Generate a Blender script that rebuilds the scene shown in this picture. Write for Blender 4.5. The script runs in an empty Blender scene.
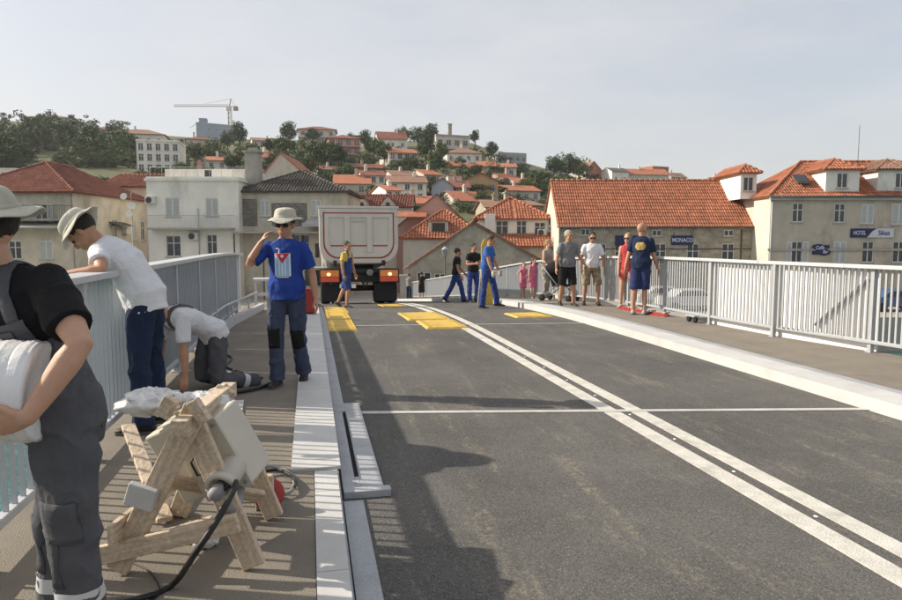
import bpy, bmesh, math, random
from mathutils import Vector, Matrix, noise
random.seed(7)
R = math.radians
SC = bpy.context.scene
COL = SC.collection
# ------------------------------------------------------------------ camera
F = 680.0                      # focal length in photo pixels (902 wide)
CAMP = Vector((0.0, 0.0, 1.6))
YAW, PITCH = R(11.7), R(5.13)
cam_d = bpy.data.cameras.new('camera')
cam = bpy.data.objects.new('camera', cam_d)
COL.objects.link(cam)
cam.location = CAMP
cam.rotation_euler = (R(90) - PITCH, 0, -YAW)
cam_d.sensor_width = 36.0
cam_d.lens = F / 902 * 36
cam_d.clip_start = 0.05
cam_d.clip_end = 6000
SC.camera = cam
# ------------------------------------------------------------------ sky and sun
SUN_EL, SUN_AZ = R(31), R(70)          # azimuth from +Y towards -X
world = bpy.data.worlds.new('World')
SC.world = world
world.use_nodes = True
wn, wl = world.node_tree.nodes, world.node_tree.links
wn.clear()
wout = wn.new('ShaderNodeOutputWorld')
wbg = wn.new('ShaderNodeBackground')
wsky = wn.new('ShaderNodeTexSky')
wsky.sky_type = 'NISHITA'
wsky.sun_disc = False
wsky.sun_elevation = SUN_EL
wsky.sun_rotation = -SUN_AZ
wsky.air_density = 1.0
wsky.dust_density = 3.0
wsky.ozone_density = 1.0
# thin even veil of high cloud over the clear sky
wtc = wn.new('ShaderNodeTexCoord')
wmap = wn.new('ShaderNodeMapping'); wmap.inputs['Scale'].default_value = (1.0, 1.0, 3.5)
wns = wn.new('ShaderNodeTexNoise'); wns.inputs['Scale'].default_value = 2.2
wns.inputs['Detail'].default_value = 6; wns.inputs['Roughness'].default_value = 0.6
wrm = wn.new('ShaderNodeMapRange')
wrm.inputs['From Min'].default_value = 0.3; wrm.inputs['From Max'].default_value = 0.75
wrm.inputs['To Min'].default_value = 0.5; wrm.inputs['To Max'].default_value = 0.86
wmx = wn.new('ShaderNodeMix'); wmx.data_type = 'RGBA'
wmx.inputs[7].default_value = (5.15, 5.08, 5.1, 1)
wl.new(wtc.outputs['Generated'], wmap.inputs[0]); wl.new(wmap.outputs[0], wns.inputs['Vector'])
wl.new(wns.outputs['Fac'], wrm.inputs[0]); wl.new(wrm.outputs[0], wmx.inputs[0])
wl.new(wsky.outputs[0], wmx.inputs[6]); wl.new(wmx.outputs[2], wbg.inputs[0])
wbg.inputs[1].default_value = 0.10
wl.new(wbg.outputs[0], wout.inputs[0])
sun_d = bpy.data.lights.new('sun', 'SUN')
sun_d.energy = 4.0; sun_d.angle = R(0.6); sun_d.color = (1.0, 0.90, 0.76)
sun = bpy.data.objects.new('sun', sun_d); COL.objects.link(sun)
SUNV = Vector((-math.sin(SUN_AZ) * math.cos(SUN_EL), math.cos(SUN_AZ) * math.cos(SUN_EL), math.sin(SUN_EL)))
sun.rotation_euler = SUNV.to_track_quat('Z', 'Y').to_euler()
sun.location = (-30, 10, 40)
# ------------------------------------------------------------------ exposure
SC.view_settings.view_transform = 'Standard'
SC.view_settings.look = 'None'
SC.view_settings.gamma = 1.0
SC.view_settings.use_curve_mapping = False
SC.view_settings.exposure = 0.68
SC.cycles.use_denoising = True
SC.cycles.max_bounces = 6
SC.cycles.volume_bounces = 0
SC.cycles.transparent_max_bounces = 8

# ------------------------------------------------------------------ pixel helpers (photo pixels -> directions)
FW = Vector((math.sin(YAW), math.cos(YAW), 0))     # horizontal forward
RT = Vector((math.cos(YAW), -math.sin(YAW), 0))    # right
FWD = (FW * math.cos(PITCH) + Vector((0, 0, -math.sin(PITCH)))).normalized()
UPV = RT.cross(FWD)
def ray(px, py):
    return FWD + RT * ((px - 451) / F) + UPV * ((300 - py) / F)
def at_v(px, py, v):            # point at horizontal forward distance v
    d = ray(px, py); return CAMP + d * (v / d.dot(FW))
def at_z(px, py, z):
    d = ray(px, py); return CAMP + d * ((z - CAMP.z) / d.z)
def at_x(px, py, x):
    d = ray(px, py); return CAMP + d * ((x - CAMP.x) / d.x)
def uv(u, v, z=0.0):            # town frame: u right, v forward
    return Vector((RT.x * u + FW.x * v, RT.y * u + FW.y * v, z))

# ------------------------------------------------------------------ mesh helpers
class MB:
    def __init__(s): s.v = []; s.f = []; s.m = []; s.sm = []
    def add(s, verts, faces, mi=0, smooth=False):
        o = len(s.v); s.v.extend([tuple(x) for x in verts])
        for f in faces:
            s.f.append([o + i for i in f]); s.m.append(mi); s.sm.append(smooth)
        return s
    def quad(s, a, b, c, d, mi=0): return s.add([a, b, c, d], [(0, 1, 2, 3)], mi)
    def box(s, c, d, rot=None, mi=0):
        x, y, z = d[0] / 2, d[1] / 2, d[2] / 2
        vs = [Vector(p) for p in ((-x,-y,-z),(x,-y,-z),(x,y,-z),(-x,y,-z),(-x,-y,z),(x,-y,z),(x,y,z),(-x,y,z))]
        if rot is not None: vs = [rot @ p for p in vs]
        c = Vector(c)
        return s.add([c + p for p in vs], [(3,2,1,0),(4,5,6,7),(0,1,5,4),(1,2,6,5),(2,3,7,6),(3,0,4,7)], mi)
    def bx(s, x0, x1, y0, y1, z0, z1, mi=0):
        return s.box(((x0+x1)/2, (y0+y1)/2, (z0+z1)/2), (abs(x1-x0), abs(y1-y0), abs(z1-z0)), None, mi)
    def beam(s, a, b, w, h, up=(0, 0, 1), mi=0):
        a, b = Vector(a), Vector(b); d = (b - a); L = d.length; d.normalize()
        up = Vector(up)
        if abs(d.dot(up)) > 0.98: up = Vector((0, 1, 0))
        x = d.cross(up).normalized(); z = x.cross(d)
        rot = Matrix((x, d, z)).transposed()
        return s.box((a + b) / 2, (w, L, h), rot, mi)
    def tube(s, pts, rad, n=8, mi=0, caps=True):
        pts = [Vector(p) for p in pts]
        if not hasattr(rad, '__len__'): rad = [rad] * len(pts)
        vs = []; fs = []; prev = None
        for i, p in enumerate(pts):
            t = (pts[min(i+1, len(pts)-1)] - pts[max(i-1, 0)]).normalized()
            if prev is None:
                h = Vector((0, 0, 1)) if abs(t.z) < 0.9 else Vector((1, 0, 0))
                prev = (h - t * h.dot(t)).normalized()
            else:
                prev = (prev - t * prev.dot(t)).normalized()
            b = t.cross(prev)
            for k in range(n):
                a = 2 * math.pi * k / n
                vs.append(p + (prev * math.cos(a) + b * math.sin(a)) * rad[i])
        for i in range(len(pts) - 1):
            for k in range(n):
                k2 = (k + 1) % n
                fs.append((i*n+k, i*n+k2, (i+1)*n+k2, (i+1)*n+k))
        if caps:
            fs.append(tuple(range(n))[::-1]); fs.append(tuple((len(pts)-1)*n + k for k in range(n)))
        return s.add(vs, fs, mi, True)
    def lathe(s, prof, n=16, M=None, mi=0, smooth=True):
        vs = []; fs = []
        for r, z in prof:
            for k in range(n):
                a = 2 * math.pi * k / n
                p = Vector((r * math.cos(a), r * math.sin(a), z))
                vs.append(M @ p if M is not None else p)
        for i in range(len(prof) - 1):
            for k in range(n):
                k2 = (k + 1) % n
                fs.append((i*n+k, i*n+k2, (i+1)*n+k2, (i+1)*n+k))
        fs.append(tuple(range(n))[::-1]); fs.append(tuple((len(prof)-1)*n + k for k in range(n)))
        return s.add(vs, fs, mi, smooth)
    def ell(s, c, r, rot=None, n=12, m=8, mi=0):
        c = Vector(c); vs = []; fs = []
        for i in range(1, m):
            t = math.pi * i / m
            for k in range(n):
                a = 2 * math.pi * k / n
                p = Vector((r[0]*math.sin(t)*math.cos(a), r[1]*math.sin(t)*math.sin(a), r[2]*math.cos(t)))
                vs.append(c + (rot @ p if rot is not None else p))
        for top in (1, -1):
            p = Vector((0, 0, r[2] * top)); vs.append(c + (rot @ p if rot is not None else p))
        T = len(vs) - 2; B = len(vs) - 1
        for i in range(m - 2):
            for k in range(n):
                k2 = (k + 1) % n
                fs.append((i*n+k, (i+1)*n+k, (i+1)*n+k2, i*n+k2))
        for k in range(n):
            fs.append((T, k, (k+1) % n)); fs.append((B, (m-2)*n+(k+1) % n, (m-2)*n+k))
        return s.add(vs, fs, mi, True)
    def prism(s, poly, off, mi=0):          # polygon (list of Vector) extruded by vector off
        n = len(poly); off = Vector(off); p = [Vector(q) for q in poly]
        vs = p + [q + off for q in p]
        fs = [tuple(range(n))[::-1], tuple(range(n, 2*n))] + [(i, (i+1) % n, n+(i+1) % n, n+i) for i in range(n)]
        return s.add(vs, fs, mi)
    def mesh(s, name, mats):
        me = bpy.data.meshes.new(name)
        me.from_pydata(s.v, [], s.f)
        for m in (mats if isinstance(mats, (list, tuple)) else [mats]): me.materials.append(m)
        me.polygons.foreach_set('material_index', s.m)
        me.polygons.foreach_set('use_smooth', s.sm)
        me.update()
        return me
    def build(s, name, mats, parent=None):
        bm_fix = s.mesh(name, mats)
        return put(name, bm_fix, parent)
def fixn(me):
    bm = bmesh.new(); bm.from_mesh(me); bmesh.ops.recalc_face_normals(bm, faces=bm.faces); bm.to_mesh(me); bm.free(); return me
def put(name, me, parent=None, loc=None):
    o = bpy.data.objects.new(name, me); COL.objects.link(o)
    if parent is not None: o.parent = parent
    if loc is not None: o.location = loc
    return o
def bevel(o, w=0.01, seg=2, ang=40):
    m = o.modifiers.new('bevel', 'BEVEL'); m.width = w; m.segments = seg; m.limit_method = 'ANGLE'; m.angle_limit = R(ang); return o
def empty(name, loc=(0, 0, 0), rz=0):
    o = bpy.data.objects.new(name, None); COL.objects.link(o)
    o.empty_display_size = 0.2; o.location = loc; o.rotation_euler = (0, 0, rz); return o
def tag(o, label, cat, group=None):
    o['label'] = label; o['category'] = cat
    if group: o['group'] = group
    return o
def struct(o): o['kind'] = 'structure'; return o
def stuff(o): o['kind'] = 'stuff'; return o

# ------------------------------------------------------------------ materials
MATS = {}
def mat(name, col, rough=0.7, var=0.18, scale=3.0, bump=0.0, bscale=40.0, metal=0.0, spec=0.4, stain=0.0, stain_col=None, trans=0.0, tint=None, fine=0.0):
    if name in MATS: return MATS[name]
    m = bpy.data.materials.new(name); m.use_nodes = True; MATS[name] = m
    nt = m.node_tree; N, L = nt.nodes, nt.links
    b = N['Principled BSDF']
    b.inputs['Roughness'].default_value = rough; b.inputs['Metallic'].default_value = metal
    b.inputs['Specular IOR Level'].default_value = spec
    if trans: b.inputs['Transmission Weight'].default_value = trans
    tc = N.new('ShaderNodeTexCoord')
    n1 = N.new('ShaderNodeTexNoise'); n1.inputs['Scale'].default_value = scale; n1.inputs['Detail'].default_value = 7; n1.inputs['Roughness'].default_value = 0.62
    L.new(tc.outputs['Object'], n1.inputs['Vector'])
    ramp = N.new('ShaderNodeMapRange'); ramp.inputs[1].default_value = 0.3; ramp.inputs[2].default_value = 0.7
    L.new(n1.outputs['Fac'], ramp.inputs[0])
    mx = N.new('ShaderNodeMix'); mx.data_type = 'RGBA'
    c = Vector(col)
    lo = c * (1 - var); hi = c * (1 + var)
    if tint is not None: lo = Vector(tint)
    mx.inputs[6].default_value = (*lo, 1); mx.inputs[7].default_value = (*[min(x, 0.95) for x in hi], 1)
    L.new(ramp.outputs[0], mx.inputs[0])
    out = mx.outputs[2]
    if fine:
        n3 = N.new('ShaderNodeTexNoise'); n3.inputs['Scale'].default_value = bscale * 1.7; n3.inputs['Detail'].default_value = 3
        L.new(tc.outputs['Object'], n3.inputs['Vector'])
        r3 = N.new('ShaderNodeMapRange'); r3.inputs[1].default_value = 0.35; r3.inputs[2].default_value = 0.65
        r3.inputs[3].default_value = 1 - fine; r3.inputs[4].default_value = 1 + fine
        L.new(n3.outputs['Fac'], r3.inputs[0])
        mm = N.new('ShaderNodeVectorMath'); mm.operation = 'SCALE'
        L.new(out, mm.inputs[0]); L.new(r3.outputs[0], mm.inputs['Scale']); out = mm.outputs[0]
    if stain:
        n4 = N.new('ShaderNodeTexNoise'); n4.inputs['Scale'].default_value = scale * 0.45; n4.inputs['Detail'].default_value = 9; n4.inputs['Roughness'].default_value = 0.72
        mp = N.new('ShaderNodeMapping'); mp.inputs['Scale'].default_value = (1, 1, 0.35); mp.inputs['Location'].default_value = (3.1, 8.2, 1.7)
        L.new(tc.outputs['Object'], mp.inputs[0]); L.new(mp.outputs[0], n4.inputs['Vector'])
        r4 = N.new('ShaderNodeMapRange'); r4.inputs[1].default_value = 0.52; r4.inputs[2].default_value = 0.7; r4.inputs[4].default_value = stain
        L.new(n4.outputs['Fac'], r4.inputs[0])
        m4 = N.new('ShaderNodeMix'); m4.data_type = 'RGBA'
        L.new(r4.outputs[0], m4.inputs[0]); L.new(out, m4.inputs[6])
        sc = stain_col if stain_col is not None else (c[0]*0.45, c[1]*0.42, c[2]*0.38)
        m4.inputs[7].default_value = (*sc, 1); out = m4.outputs[2]
    L.new(out, b.inputs['Base Color'])
    if bump:
        n2 = N.new('ShaderNodeTexNoise'); n2.inputs['Scale'].default_value = bscale; n2.inputs['Detail'].default_value = 5
        L.new(tc.outputs['Object'], n2.inputs['Vector'])
        bp = N.new('ShaderNodeBump'); bp.inputs['Strength'].default_value = bump; bp.inputs['Distance'].default_value = 0.02
        L.new(n2.outputs['Fac'], bp.inputs['Height']); L.new(bp.outputs[0], b.inputs['Normal'])
    return m
def emis(name, col, st):
    m = mat(name, col); b = m.node_tree.nodes['Principled BSDF']
    b.inputs['Emission Color'].default_value = (*col, 1); b.inputs['Emission Strength'].default_value = st; return m

# ================================================================== BRIDGE
def zr(y):                       # road profile: level, then over the crest and down to the quay
    if y < 11: return 0.0
    if y < 22: return -0.004 * (y - 11) ** 2
    z = -0.484 - 0.088 * (y - 22)
    return max(z, -3.2)
def on_road(px, py, off=0.0):
    z = off
    for _ in range(40):
        p = at_z(px, py, z); z = 0.5 * z + 0.5 * (zr(min(p.y, 24)) + off)
    return at_z(px, py, z)
XL = -1.50                       # left parapet line
def xr(y):                       # right parapet line
    pts = [(-10, 8.1), (3, 7.75), (7.6, 7.27), (9.0, 6.98), (10.9, 6.87), (22, 6.85), (80, 6.85)]
    for (a, b), (c, d) in zip(pts, pts[1:]):
        if y <= c: return b + (d - b) * (y - a) / (c - a)
    return pts[-1][1]
def ys(y0, y1, st=1.0):
    n = max(1, int(math.ceil((y1 - y0) / st))); return [y0 + (y1 - y0) * i / n for i in range(n + 1)]
def strip(name, m, x0, x1, y0, y1, top, bot, parent=None, st=1.0):
    f0 = x0 if callable(x0) else (lambda y: x0); f1 = x1 if callable(x1) else (lambda y: x1)
    mb = MB(); Y = ys(y0, y1, st); v = []
    for y in Y:
        z = zr(y); v += [(f0(y), y, z+bot), (f1(y), y, z+bot), (f1(y), y, z+top), (f0(y), y, z+top)]
    f = []
    for i in range(len(Y) - 1):
        a, b = 4*i, 4*i+4
        f += [(a, b, b+1, a+1), (a+1, b+1, b+2, a+2), (a+2, b+2, b+3, a+3), (a+3, b+3, b, a)]
    e = 4 * (len(Y) - 1)
    f += [(0, 1, 2, 3), (e+3, e+2, e+1, e)]
    mb.add(v, f); return mb.build(name, m, parent)

def asphalt_mat():
    m = bpy.data.materials.new('asphalt'); m.use_nodes = True
    N, L = m.node_tree.nodes, m.node_tree.links; b = N['Principled BSDF']
    tc = N.new('ShaderNodeTexCoord')
    def noise_(s, d, r=0.6, sc=(1, 1, 1), loc=(0, 0, 0)):
        mp = N.new('ShaderNodeMapping'); mp.inputs['Scale'].default_value = sc; mp.inputs['Location'].default_value = loc
        n = N.new('ShaderNodeTexNoise'); n.inputs['Scale'].default_value = s; n.inputs['Detail'].default_value = d; n.inputs['Roughness'].default_value = r
        L.new(tc.outputs['Object'], mp.inputs[0]); L.new(mp.outputs[0], n.inputs['Vector']); return n.outputs['Fac']
    def rng(x, a, b_, c, d):
        r = N.new('ShaderNodeMapRange'); r.inputs[1].default_value = a; r.inputs[2].default_value = b_; r.inputs[3].default_value = c; r.inputs[4].default_value = d
        L.new(x, r.inputs[0]); return r.outputs[0]
    def mix(f, a, b_):
        x = N.new('ShaderNodeMix'); x.data_type = 'RGBA'; L.new(f, x.inputs[0])
        for i, q in ((6, a), (7, b_)):
            if isinstance(q, tuple): x.inputs[i].default_value = (*q, 1)
            else: L.new(q, x.inputs[i])
        return x.outputs[2]
    base = mix(rng(noise_(0.7, 7, 0.68), 0.34, 0.66, 0, 1), (0.074, 0.072, 0.068), (0.128, 0.123, 0.114))
    streak = mix(rng(noise_(1.4, 6, 0.65, (1.0, 0.12, 1)), 0.5, 0.75, 0, 0.5), base, (0.15, 0.145, 0.135))
    vor = N.new('ShaderNodeTexVoronoi'); vor.inputs['Scale'].default_value = 150; L.new(tc.outputs['Object'], vor.inputs['Vector'])
    sp = N.new('ShaderNodeSeparateColor'); L.new(vor.outputs['Color'], sp.inputs[0])
    chips = mix(rng(sp.outputs[0], 0.78, 0.98, 0, 0.5), streak, (0.26, 0.25, 0.225))
    dark = mix(rng(sp.outputs[1], 0.70, 0.95, 0, 0.65), chips, (0.032, 0.031, 0.03))
    # dusty scuffs left by dragged gear, lying along the lane
    dust = rng(noise_(2.6, 9, 0.75, (1.5, 0.22, 1), (4.2, 0.3, 0)), 0.53, 0.68, 0, 0.85)
    fine = rng(noise_(22, 4, 0.7), 0.42, 0.62, 0, 1)
    mu = N.new('ShaderNodeMath'); mu.operation = 'MULTIPLY'; L.new(dust, mu.inputs[0]); L.new(fine, mu.inputs[1])
    col = mix(mu.outputs[0], dark, (0.30, 0.26, 0.19))
    L.new(col, b.inputs['Base Color'])
    b.inputs['Roughness'].default_value = 0.85; b.inputs['Specular IOR Level'].default_value = 0.3
    bp = N.new('ShaderNodeBump'); bp.inputs['Strength'].default_value = 0.55; bp.inputs['Distance'].default_value = 0.012
    L.new(sp.outputs[2], bp.inputs['Height'])
    bp2 = N.new('ShaderNodeBump'); bp2.inputs['Strength'].default_value = 0.3; bp2.inputs['Distance'].default_value = 0.02
    L.new(noise_(60, 4), bp2.inputs['Height']); L.new(bp.outputs[0], bp2.inputs['Normal']); L.new(bp2.outputs[0], b.inputs['Normal'])
    return m
M_ASPH = asphalt_mat()
M_FOOT = mat('footway_resin', (0.215, 0.19, 0.155), 0.9, 0.14, 2.2, 0.6, 130, stain=0.35, fine=0.28)
M_PAINT = mat('road_paint', (0.56, 0.545, 0.49), 0.7, 0.16, 8, 0.4, 110, stain=0.6, stain_col=(0.22, 0.205, 0.18), fine=0.16)
M_KERBW = mat('kerb_white', (0.50, 0.50, 0.485), 0.6, 0.10, 3, 0.12, 60, stain=0.35, stain_col=(0.36, 0.35, 0.33))
M_PLATE = mat('grey_steel_plate', (0.33, 0.345, 0.365), 0.55, 0.12, 4, 0.15, 70, stain=0.5, stain_col=(0.13, 0.125, 0.12), fine=0.12)
M_GAP = mat('dark_gap', (0.012, 0.012, 0.012), 0.9)
M_RAIL = mat('railing_paint', (0.36, 0.375, 0.39), 0.45, 0.06, 5, 0.06, 50, stain=0.2, stain_col=(0.26, 0.26, 0.26))
M_RAILL = mat('railing_paint_blue_grey', (0.45, 0.47, 0.49), 0.5, 0.07, 5, 0.06, 50, stain=0.2, stain_col=(0.2, 0.2, 0.2))
M_CAP = mat('railing_cap_paint', (0.48, 0.49, 0.50), 0.42, 0.06, 5, 0.05, 40, stain=0.25, stain_col=(0.36, 0.36, 0.35))
M_SCREEN = mat('screen_sheet', (0.41, 0.44, 0.465), 0.55, 0.07, 2, 0.05, 10, stain=0.2)
M_CONC = mat('deck_concrete', (0.32, 0.31, 0.28), 0.85, 0.16, 1.2, 0.2, 25, stain=0.5)
M_YEL = mat('yellow_paint', (0.55, 0.37, 0.06), 0.6, 0.2, 6, 0.2, 40, stain=0.8, stain_col=(0.26, 0.20, 0.10), fine=0.15)
M_WHITEP = mat('white_panel', (0.80, 0.80, 0.79), 0.5, 0.04, 2)

Y0, Y1 = -8.0, 53.0
struct(strip('road', M_ASPH, 0.16, 5.10, Y0, Y1, 0.0, -0.25))
struct(strip('bridge_deck', M_CONC, XL - 0.16, lambda y: xr(y) + 0.2, Y0, Y1, -0.02 - 0.26, -1.1))
# left footway, its white edge plates and the gutter
FOOT_L = struct(strip('footway_left', M_FOOT, XL - 0.14, 0.0, Y0, Y1, 0.10, -0.28))
FOOT_R = struct(strip('footway_right', M_FOOT, 5.68, lambda y: xr(y) + 0.16, Y0, Y1, 0.10, -0.28))
KERB_L = struct(strip('kerb_left', M_PLATE, 0.001, 0.158, Y0, Y1, 0.088, -0.28))
def plate(parent, x0, x1, y0, y1, top, th, m=M_KERBW, name='edge_plate'):
    o = strip(name, m, x0, x1, y0, y1, top, top - th, parent, st=0.6); return o
y = Y0
while y < 4.36:
    plate(KERB_L, 0.004, 0.148, y, min(y + 1.0, 4.37) - 0.006, 0.108, 0.016); y += 1.0
y = 4.40
while y < 19:
    plate(KERB_L, -0.145, 0.172, y, y + 1.19, 0.118, 0.02); y += 1.2
for (a, b) in ((Y0, 4.05), (6.55, 12.0), (12.02, 18.5)):
    g = strip('gutter_plate', M_PLATE, 0.174, 0.292, a, b, 0.014, -0.02, KERB_L)
# expansion joint cover in the gutter, with its slot
JT = empty('joint_cover', (0.0, 4.2, 0)); tag(JT, 'raised grey steel gutter cover with a long dark slot, beside the white edge strip', 'drain cover')
mb = MB(); mb.bx(0.178, 0.262, 0.0, 2.2, 0.003, 0.032); mb.bx(0.292, 0.435, 0.0, 2.2, 0.003, 0.032)
mb.bx(0.262, 0.292, 0.0, 0.22, 0.003, 0.0318); mb.bx(0.262, 0.292, 1.98, 2.2, 0.003, 0.0318)
bevel(mb.build('cover_plate', M_PLATE, JT), 0.003, 1)
mb = MB(); mb.bx(0.2625, 0.2915, 0.221, 1.979, 0.003, 0.010); mb.build('slot', M_GAP, JT)
mb = MB(); mb.bx(0.18, 0.47, -0.09, -0.012, 0.003, 0.045); mb.build('end_lip', M_PLATE, JT)
mb = MB(); mb.bx(0.02, 0.44, 2.212, 2.30, 0.003, 0.026); mb.build('end_lip', M_PLATE, JT)
# right kerb: bright face and wide top, then a thin grey strip
KERB_R = struct(strip('kerb_right', M_KERBW, 5.102, 5.50, Y0, 20.4, 0.125, -0.28))
struct(strip('kerb_right_strip', M_PLATE, 5.502, 5.678, Y0, Y1, 0.112, -0.28))
struct(strip('kerb_right_far', M_KERBW, 5.102, 5.50, 20.42, Y1, 0.125, -0.28))
# painted lines
def line(x0, x1, y0, y1, name='road_marking'):
    struct(strip(name, M_PAINT, x0, x1, y0, y1, 0.0045, 0.0005, None, 0.8))
line(2.64, 2.79, Y0, 30, 'centre_line_marking'); line(2.89, 3.03, Y0, 30, 'centre_line_marking')
M_JOINT = mat('joint_strip', (0.48, 0.47, 0.44), 0.6, 0.15, 6, 0.1, 50, stain=0.3)
def cross(ya, yb, w, top=0.009):
    mb = MB(); xs = [0.30, 2.7, 5.10]; v = []
    for x in xs:
        y = ya + (yb - ya) * (x - 0.3) / 4.8; z = zr(y)
        v += [(x, y - w/2, z + 0.001), (x, y + w/2, zr(y + w/2) + 0.001), (x, y + w/2, zr(y + w/2) + top), (x, y - w/2, z + top)]
    f = []
    for i in range(2):
        a, b = 4*i, 4*i+4
        f += [(a, b, b+1, a+1), (a+1, b+1, b+2, a+2), (a+2, b+2, b+3, a+3), (a+3, b+3, b, a)]
    f += [(0, 1, 2, 3), (11, 10, 9, 8)]
    mb.add(v, f); return struct(mb.build('expansion_joint', M_JOINT))
cross(6.22, 5.36, 0.075); cross(12.7, 12.1, 0.05)
# glass road studs between the two centre lines
M_STUD = mat('stud_glass', (0.75, 0.75, 0.72), 0.3, 0.05)
mb = MB(); mb.lathe([(0.05, 0), (0.048, 0.006), (0.03, 0.016), (0.001, 0.019)], 10); stud = mb.mesh('road_stud', M_STUD)
for i in range(9):
    y = 3.30 + i * 0.78
    o = put('road_stud', stud, None, (2.84, y, 0.001)); o.scale = (0.26, 0.32, 0.25)
    tag(o, 'small round pale stud between the double centre lines', 'road stud', 'studs along the centre line')

# ---- railings
FENCE_L = empty('railing', (XL, 5, 0.1)); tag(FENCE_L, 'grey blue bridge railing with flat cap and screen sheets, on the side with the trestle', 'railing')
FENCE_R = empty('railing', (7, 10, 0.1)); tag(FENCE_R, 'pale grey bar railing behind the pedestrians on the footway opposite the trestle', 'railing')
def chunk(f, m, w, h, y0, y1, zc, parent, name, xf, st=1.6, dx=0):
    Y = ys(y0, y1, st)
    for a, b in zip(Y, Y[1:]):
        mb = MB(); mb.beam((xf(a) + dx, a, zr(a) + zc), (xf(b) + dx, b, zr(b) + zc), w, h)
        o = mb.build(name, m, parent); o.matrix_parent_inverse = parent.matrix_basis.inverted()
        bevel(o, 0.006, 2)
def bars(parent, xf, y0, y1, step, zb, zt, bw, bd, m, near):
    mb = MB(); mb.bx(-bd/2, bd/2, -bw/2, bw/2, zb, zt); me = mb.mesh('baluster', m)
    far = MB(); inv = parent.matrix_basis.inverted()
    y = y0; k = 0
    while y < y1:
        if y < near:
            o = put('baluster', me, parent); o.location = Vector((xf(y), y, zr(y))) - parent.location
        else:
            far.bx(xf(y)-bd/2, xf(y)+bd/2, y-bw/2, y+bw/2, zr(y)+zb, zr(y)+zt)
        y += step; k += 1
    if far.v:
        o = stuff(far.build('far_balusters', m, parent)); o.matrix_parent_inverse = inv
def posts(parent, xf, Y, zt, w, m):
    mb = MB(); mb.bx(-w/2, w/2, -w/2, w/2, 0.0, zt); mb.bx(-w*0.8, w*0.8, -w*0.8, w*0.8, 0, 0.012); me = mb.mesh('post', m)
    for y in Y:
        o = put('post', me, parent); o.location = Vector((xf(y), y, zr(y) + 0.1)) - parent.location
bpy.context.view_layer.update()
xl = lambda y: XL
HL = 1.265
chunk(None, M_CAP, 0.20, 0.045, -8, 15.3, 0.1 + HL - 0.0225, FENCE_L, 'cap_rail', xl, 1.6)
chunk(None, M_RAILL, 0.05, 0.05, -8, 15.3, 0.1 + 0.13, FENCE_L, 'bottom_rail', xl, 1.6)
posts(FENCE_L, xl, [-7.9 + 1.6 * i for i in range(15)], HL - 0.045, 0.07, M_RAILL)
bars(FENCE_L, xl, -7.8, 15.3, 0.105, 0.255, 0.1 + HL - 0.046, 0.014, 0.026, M_RAILL, 12)
for i in range(5):                          # screen sheets fixed to the outside
    a = 6.6 + i * 1.6
    if a > 14: break
    mb = MB(); mb.beam((XL - 0.035, a + 0.01, zr(a) + 0.70), (XL - 0.035, a + 1.585, zr(a + 1.6) + 0.70), 0.008, 1.10)
    o = mb.build('screen_sheet', M_SCREEN, FENCE_L); o.matrix_parent_inverse = FENCE_L.matrix_basis.inverted()
HR = 1.16
chunk(None, M_CAP, 0.13, 0.05, 2, 50, 0.1 + HR - 0.025, FENCE_R, 'cap_rail', xr, 1.5)
chunk(None, M_RAIL, 0.05, 0.045, 2, 50, 0.1 + 0.145, FENCE_R, 'bottom_rail', xr, 1.5)
posts(FENCE_R, xr, [1.40 + 1.555 * i for i in range(31)], HR - 0.05, 0.058, M_RAIL)
bars(FENCE_R, xr, 2.2, 50, 0.086, 0.265, 0.1 + HR - 0.051, 0.03, 0.016, M_RAIL, 18)
# white sheeting fixed outside the right railing, with a bar added for its diagonal shadow line
WS = empty('white_sheeting', (7.2, 9.2, 0.1)); tag(WS, 'bright white sheeting behind the bars of the railing opposite, with a bar added for its diagonal shadow line', 'sheeting')
bpy.context.view_layer.update()
for a, b in ((7.62, 9.15), (9.17, 10.80)):
    mb = MB(); mb.beam((xr(a) + 0.10, a, 0.60), (xr(b) + 0.10, b, 0.60), 0.012, 1.22)
    o = mb.build('sheet', M_WHITEP, WS); o.matrix_parent_inverse = WS.matrix_basis.inverted()
mb = MB(); mb.beam((xr(7.68) + 0.06, 7.68, 1.12), (xr(8.5) + 0.06, 8.5, 0.36), 0.03, 0.05, (1, 0, 0)); o = mb.build('brace', M_RAIL, WS); o.matrix_parent_inverse = WS.matrix_basis.inverted()  # added bar, stands in for the diagonal shadow across the sheeting

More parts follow.
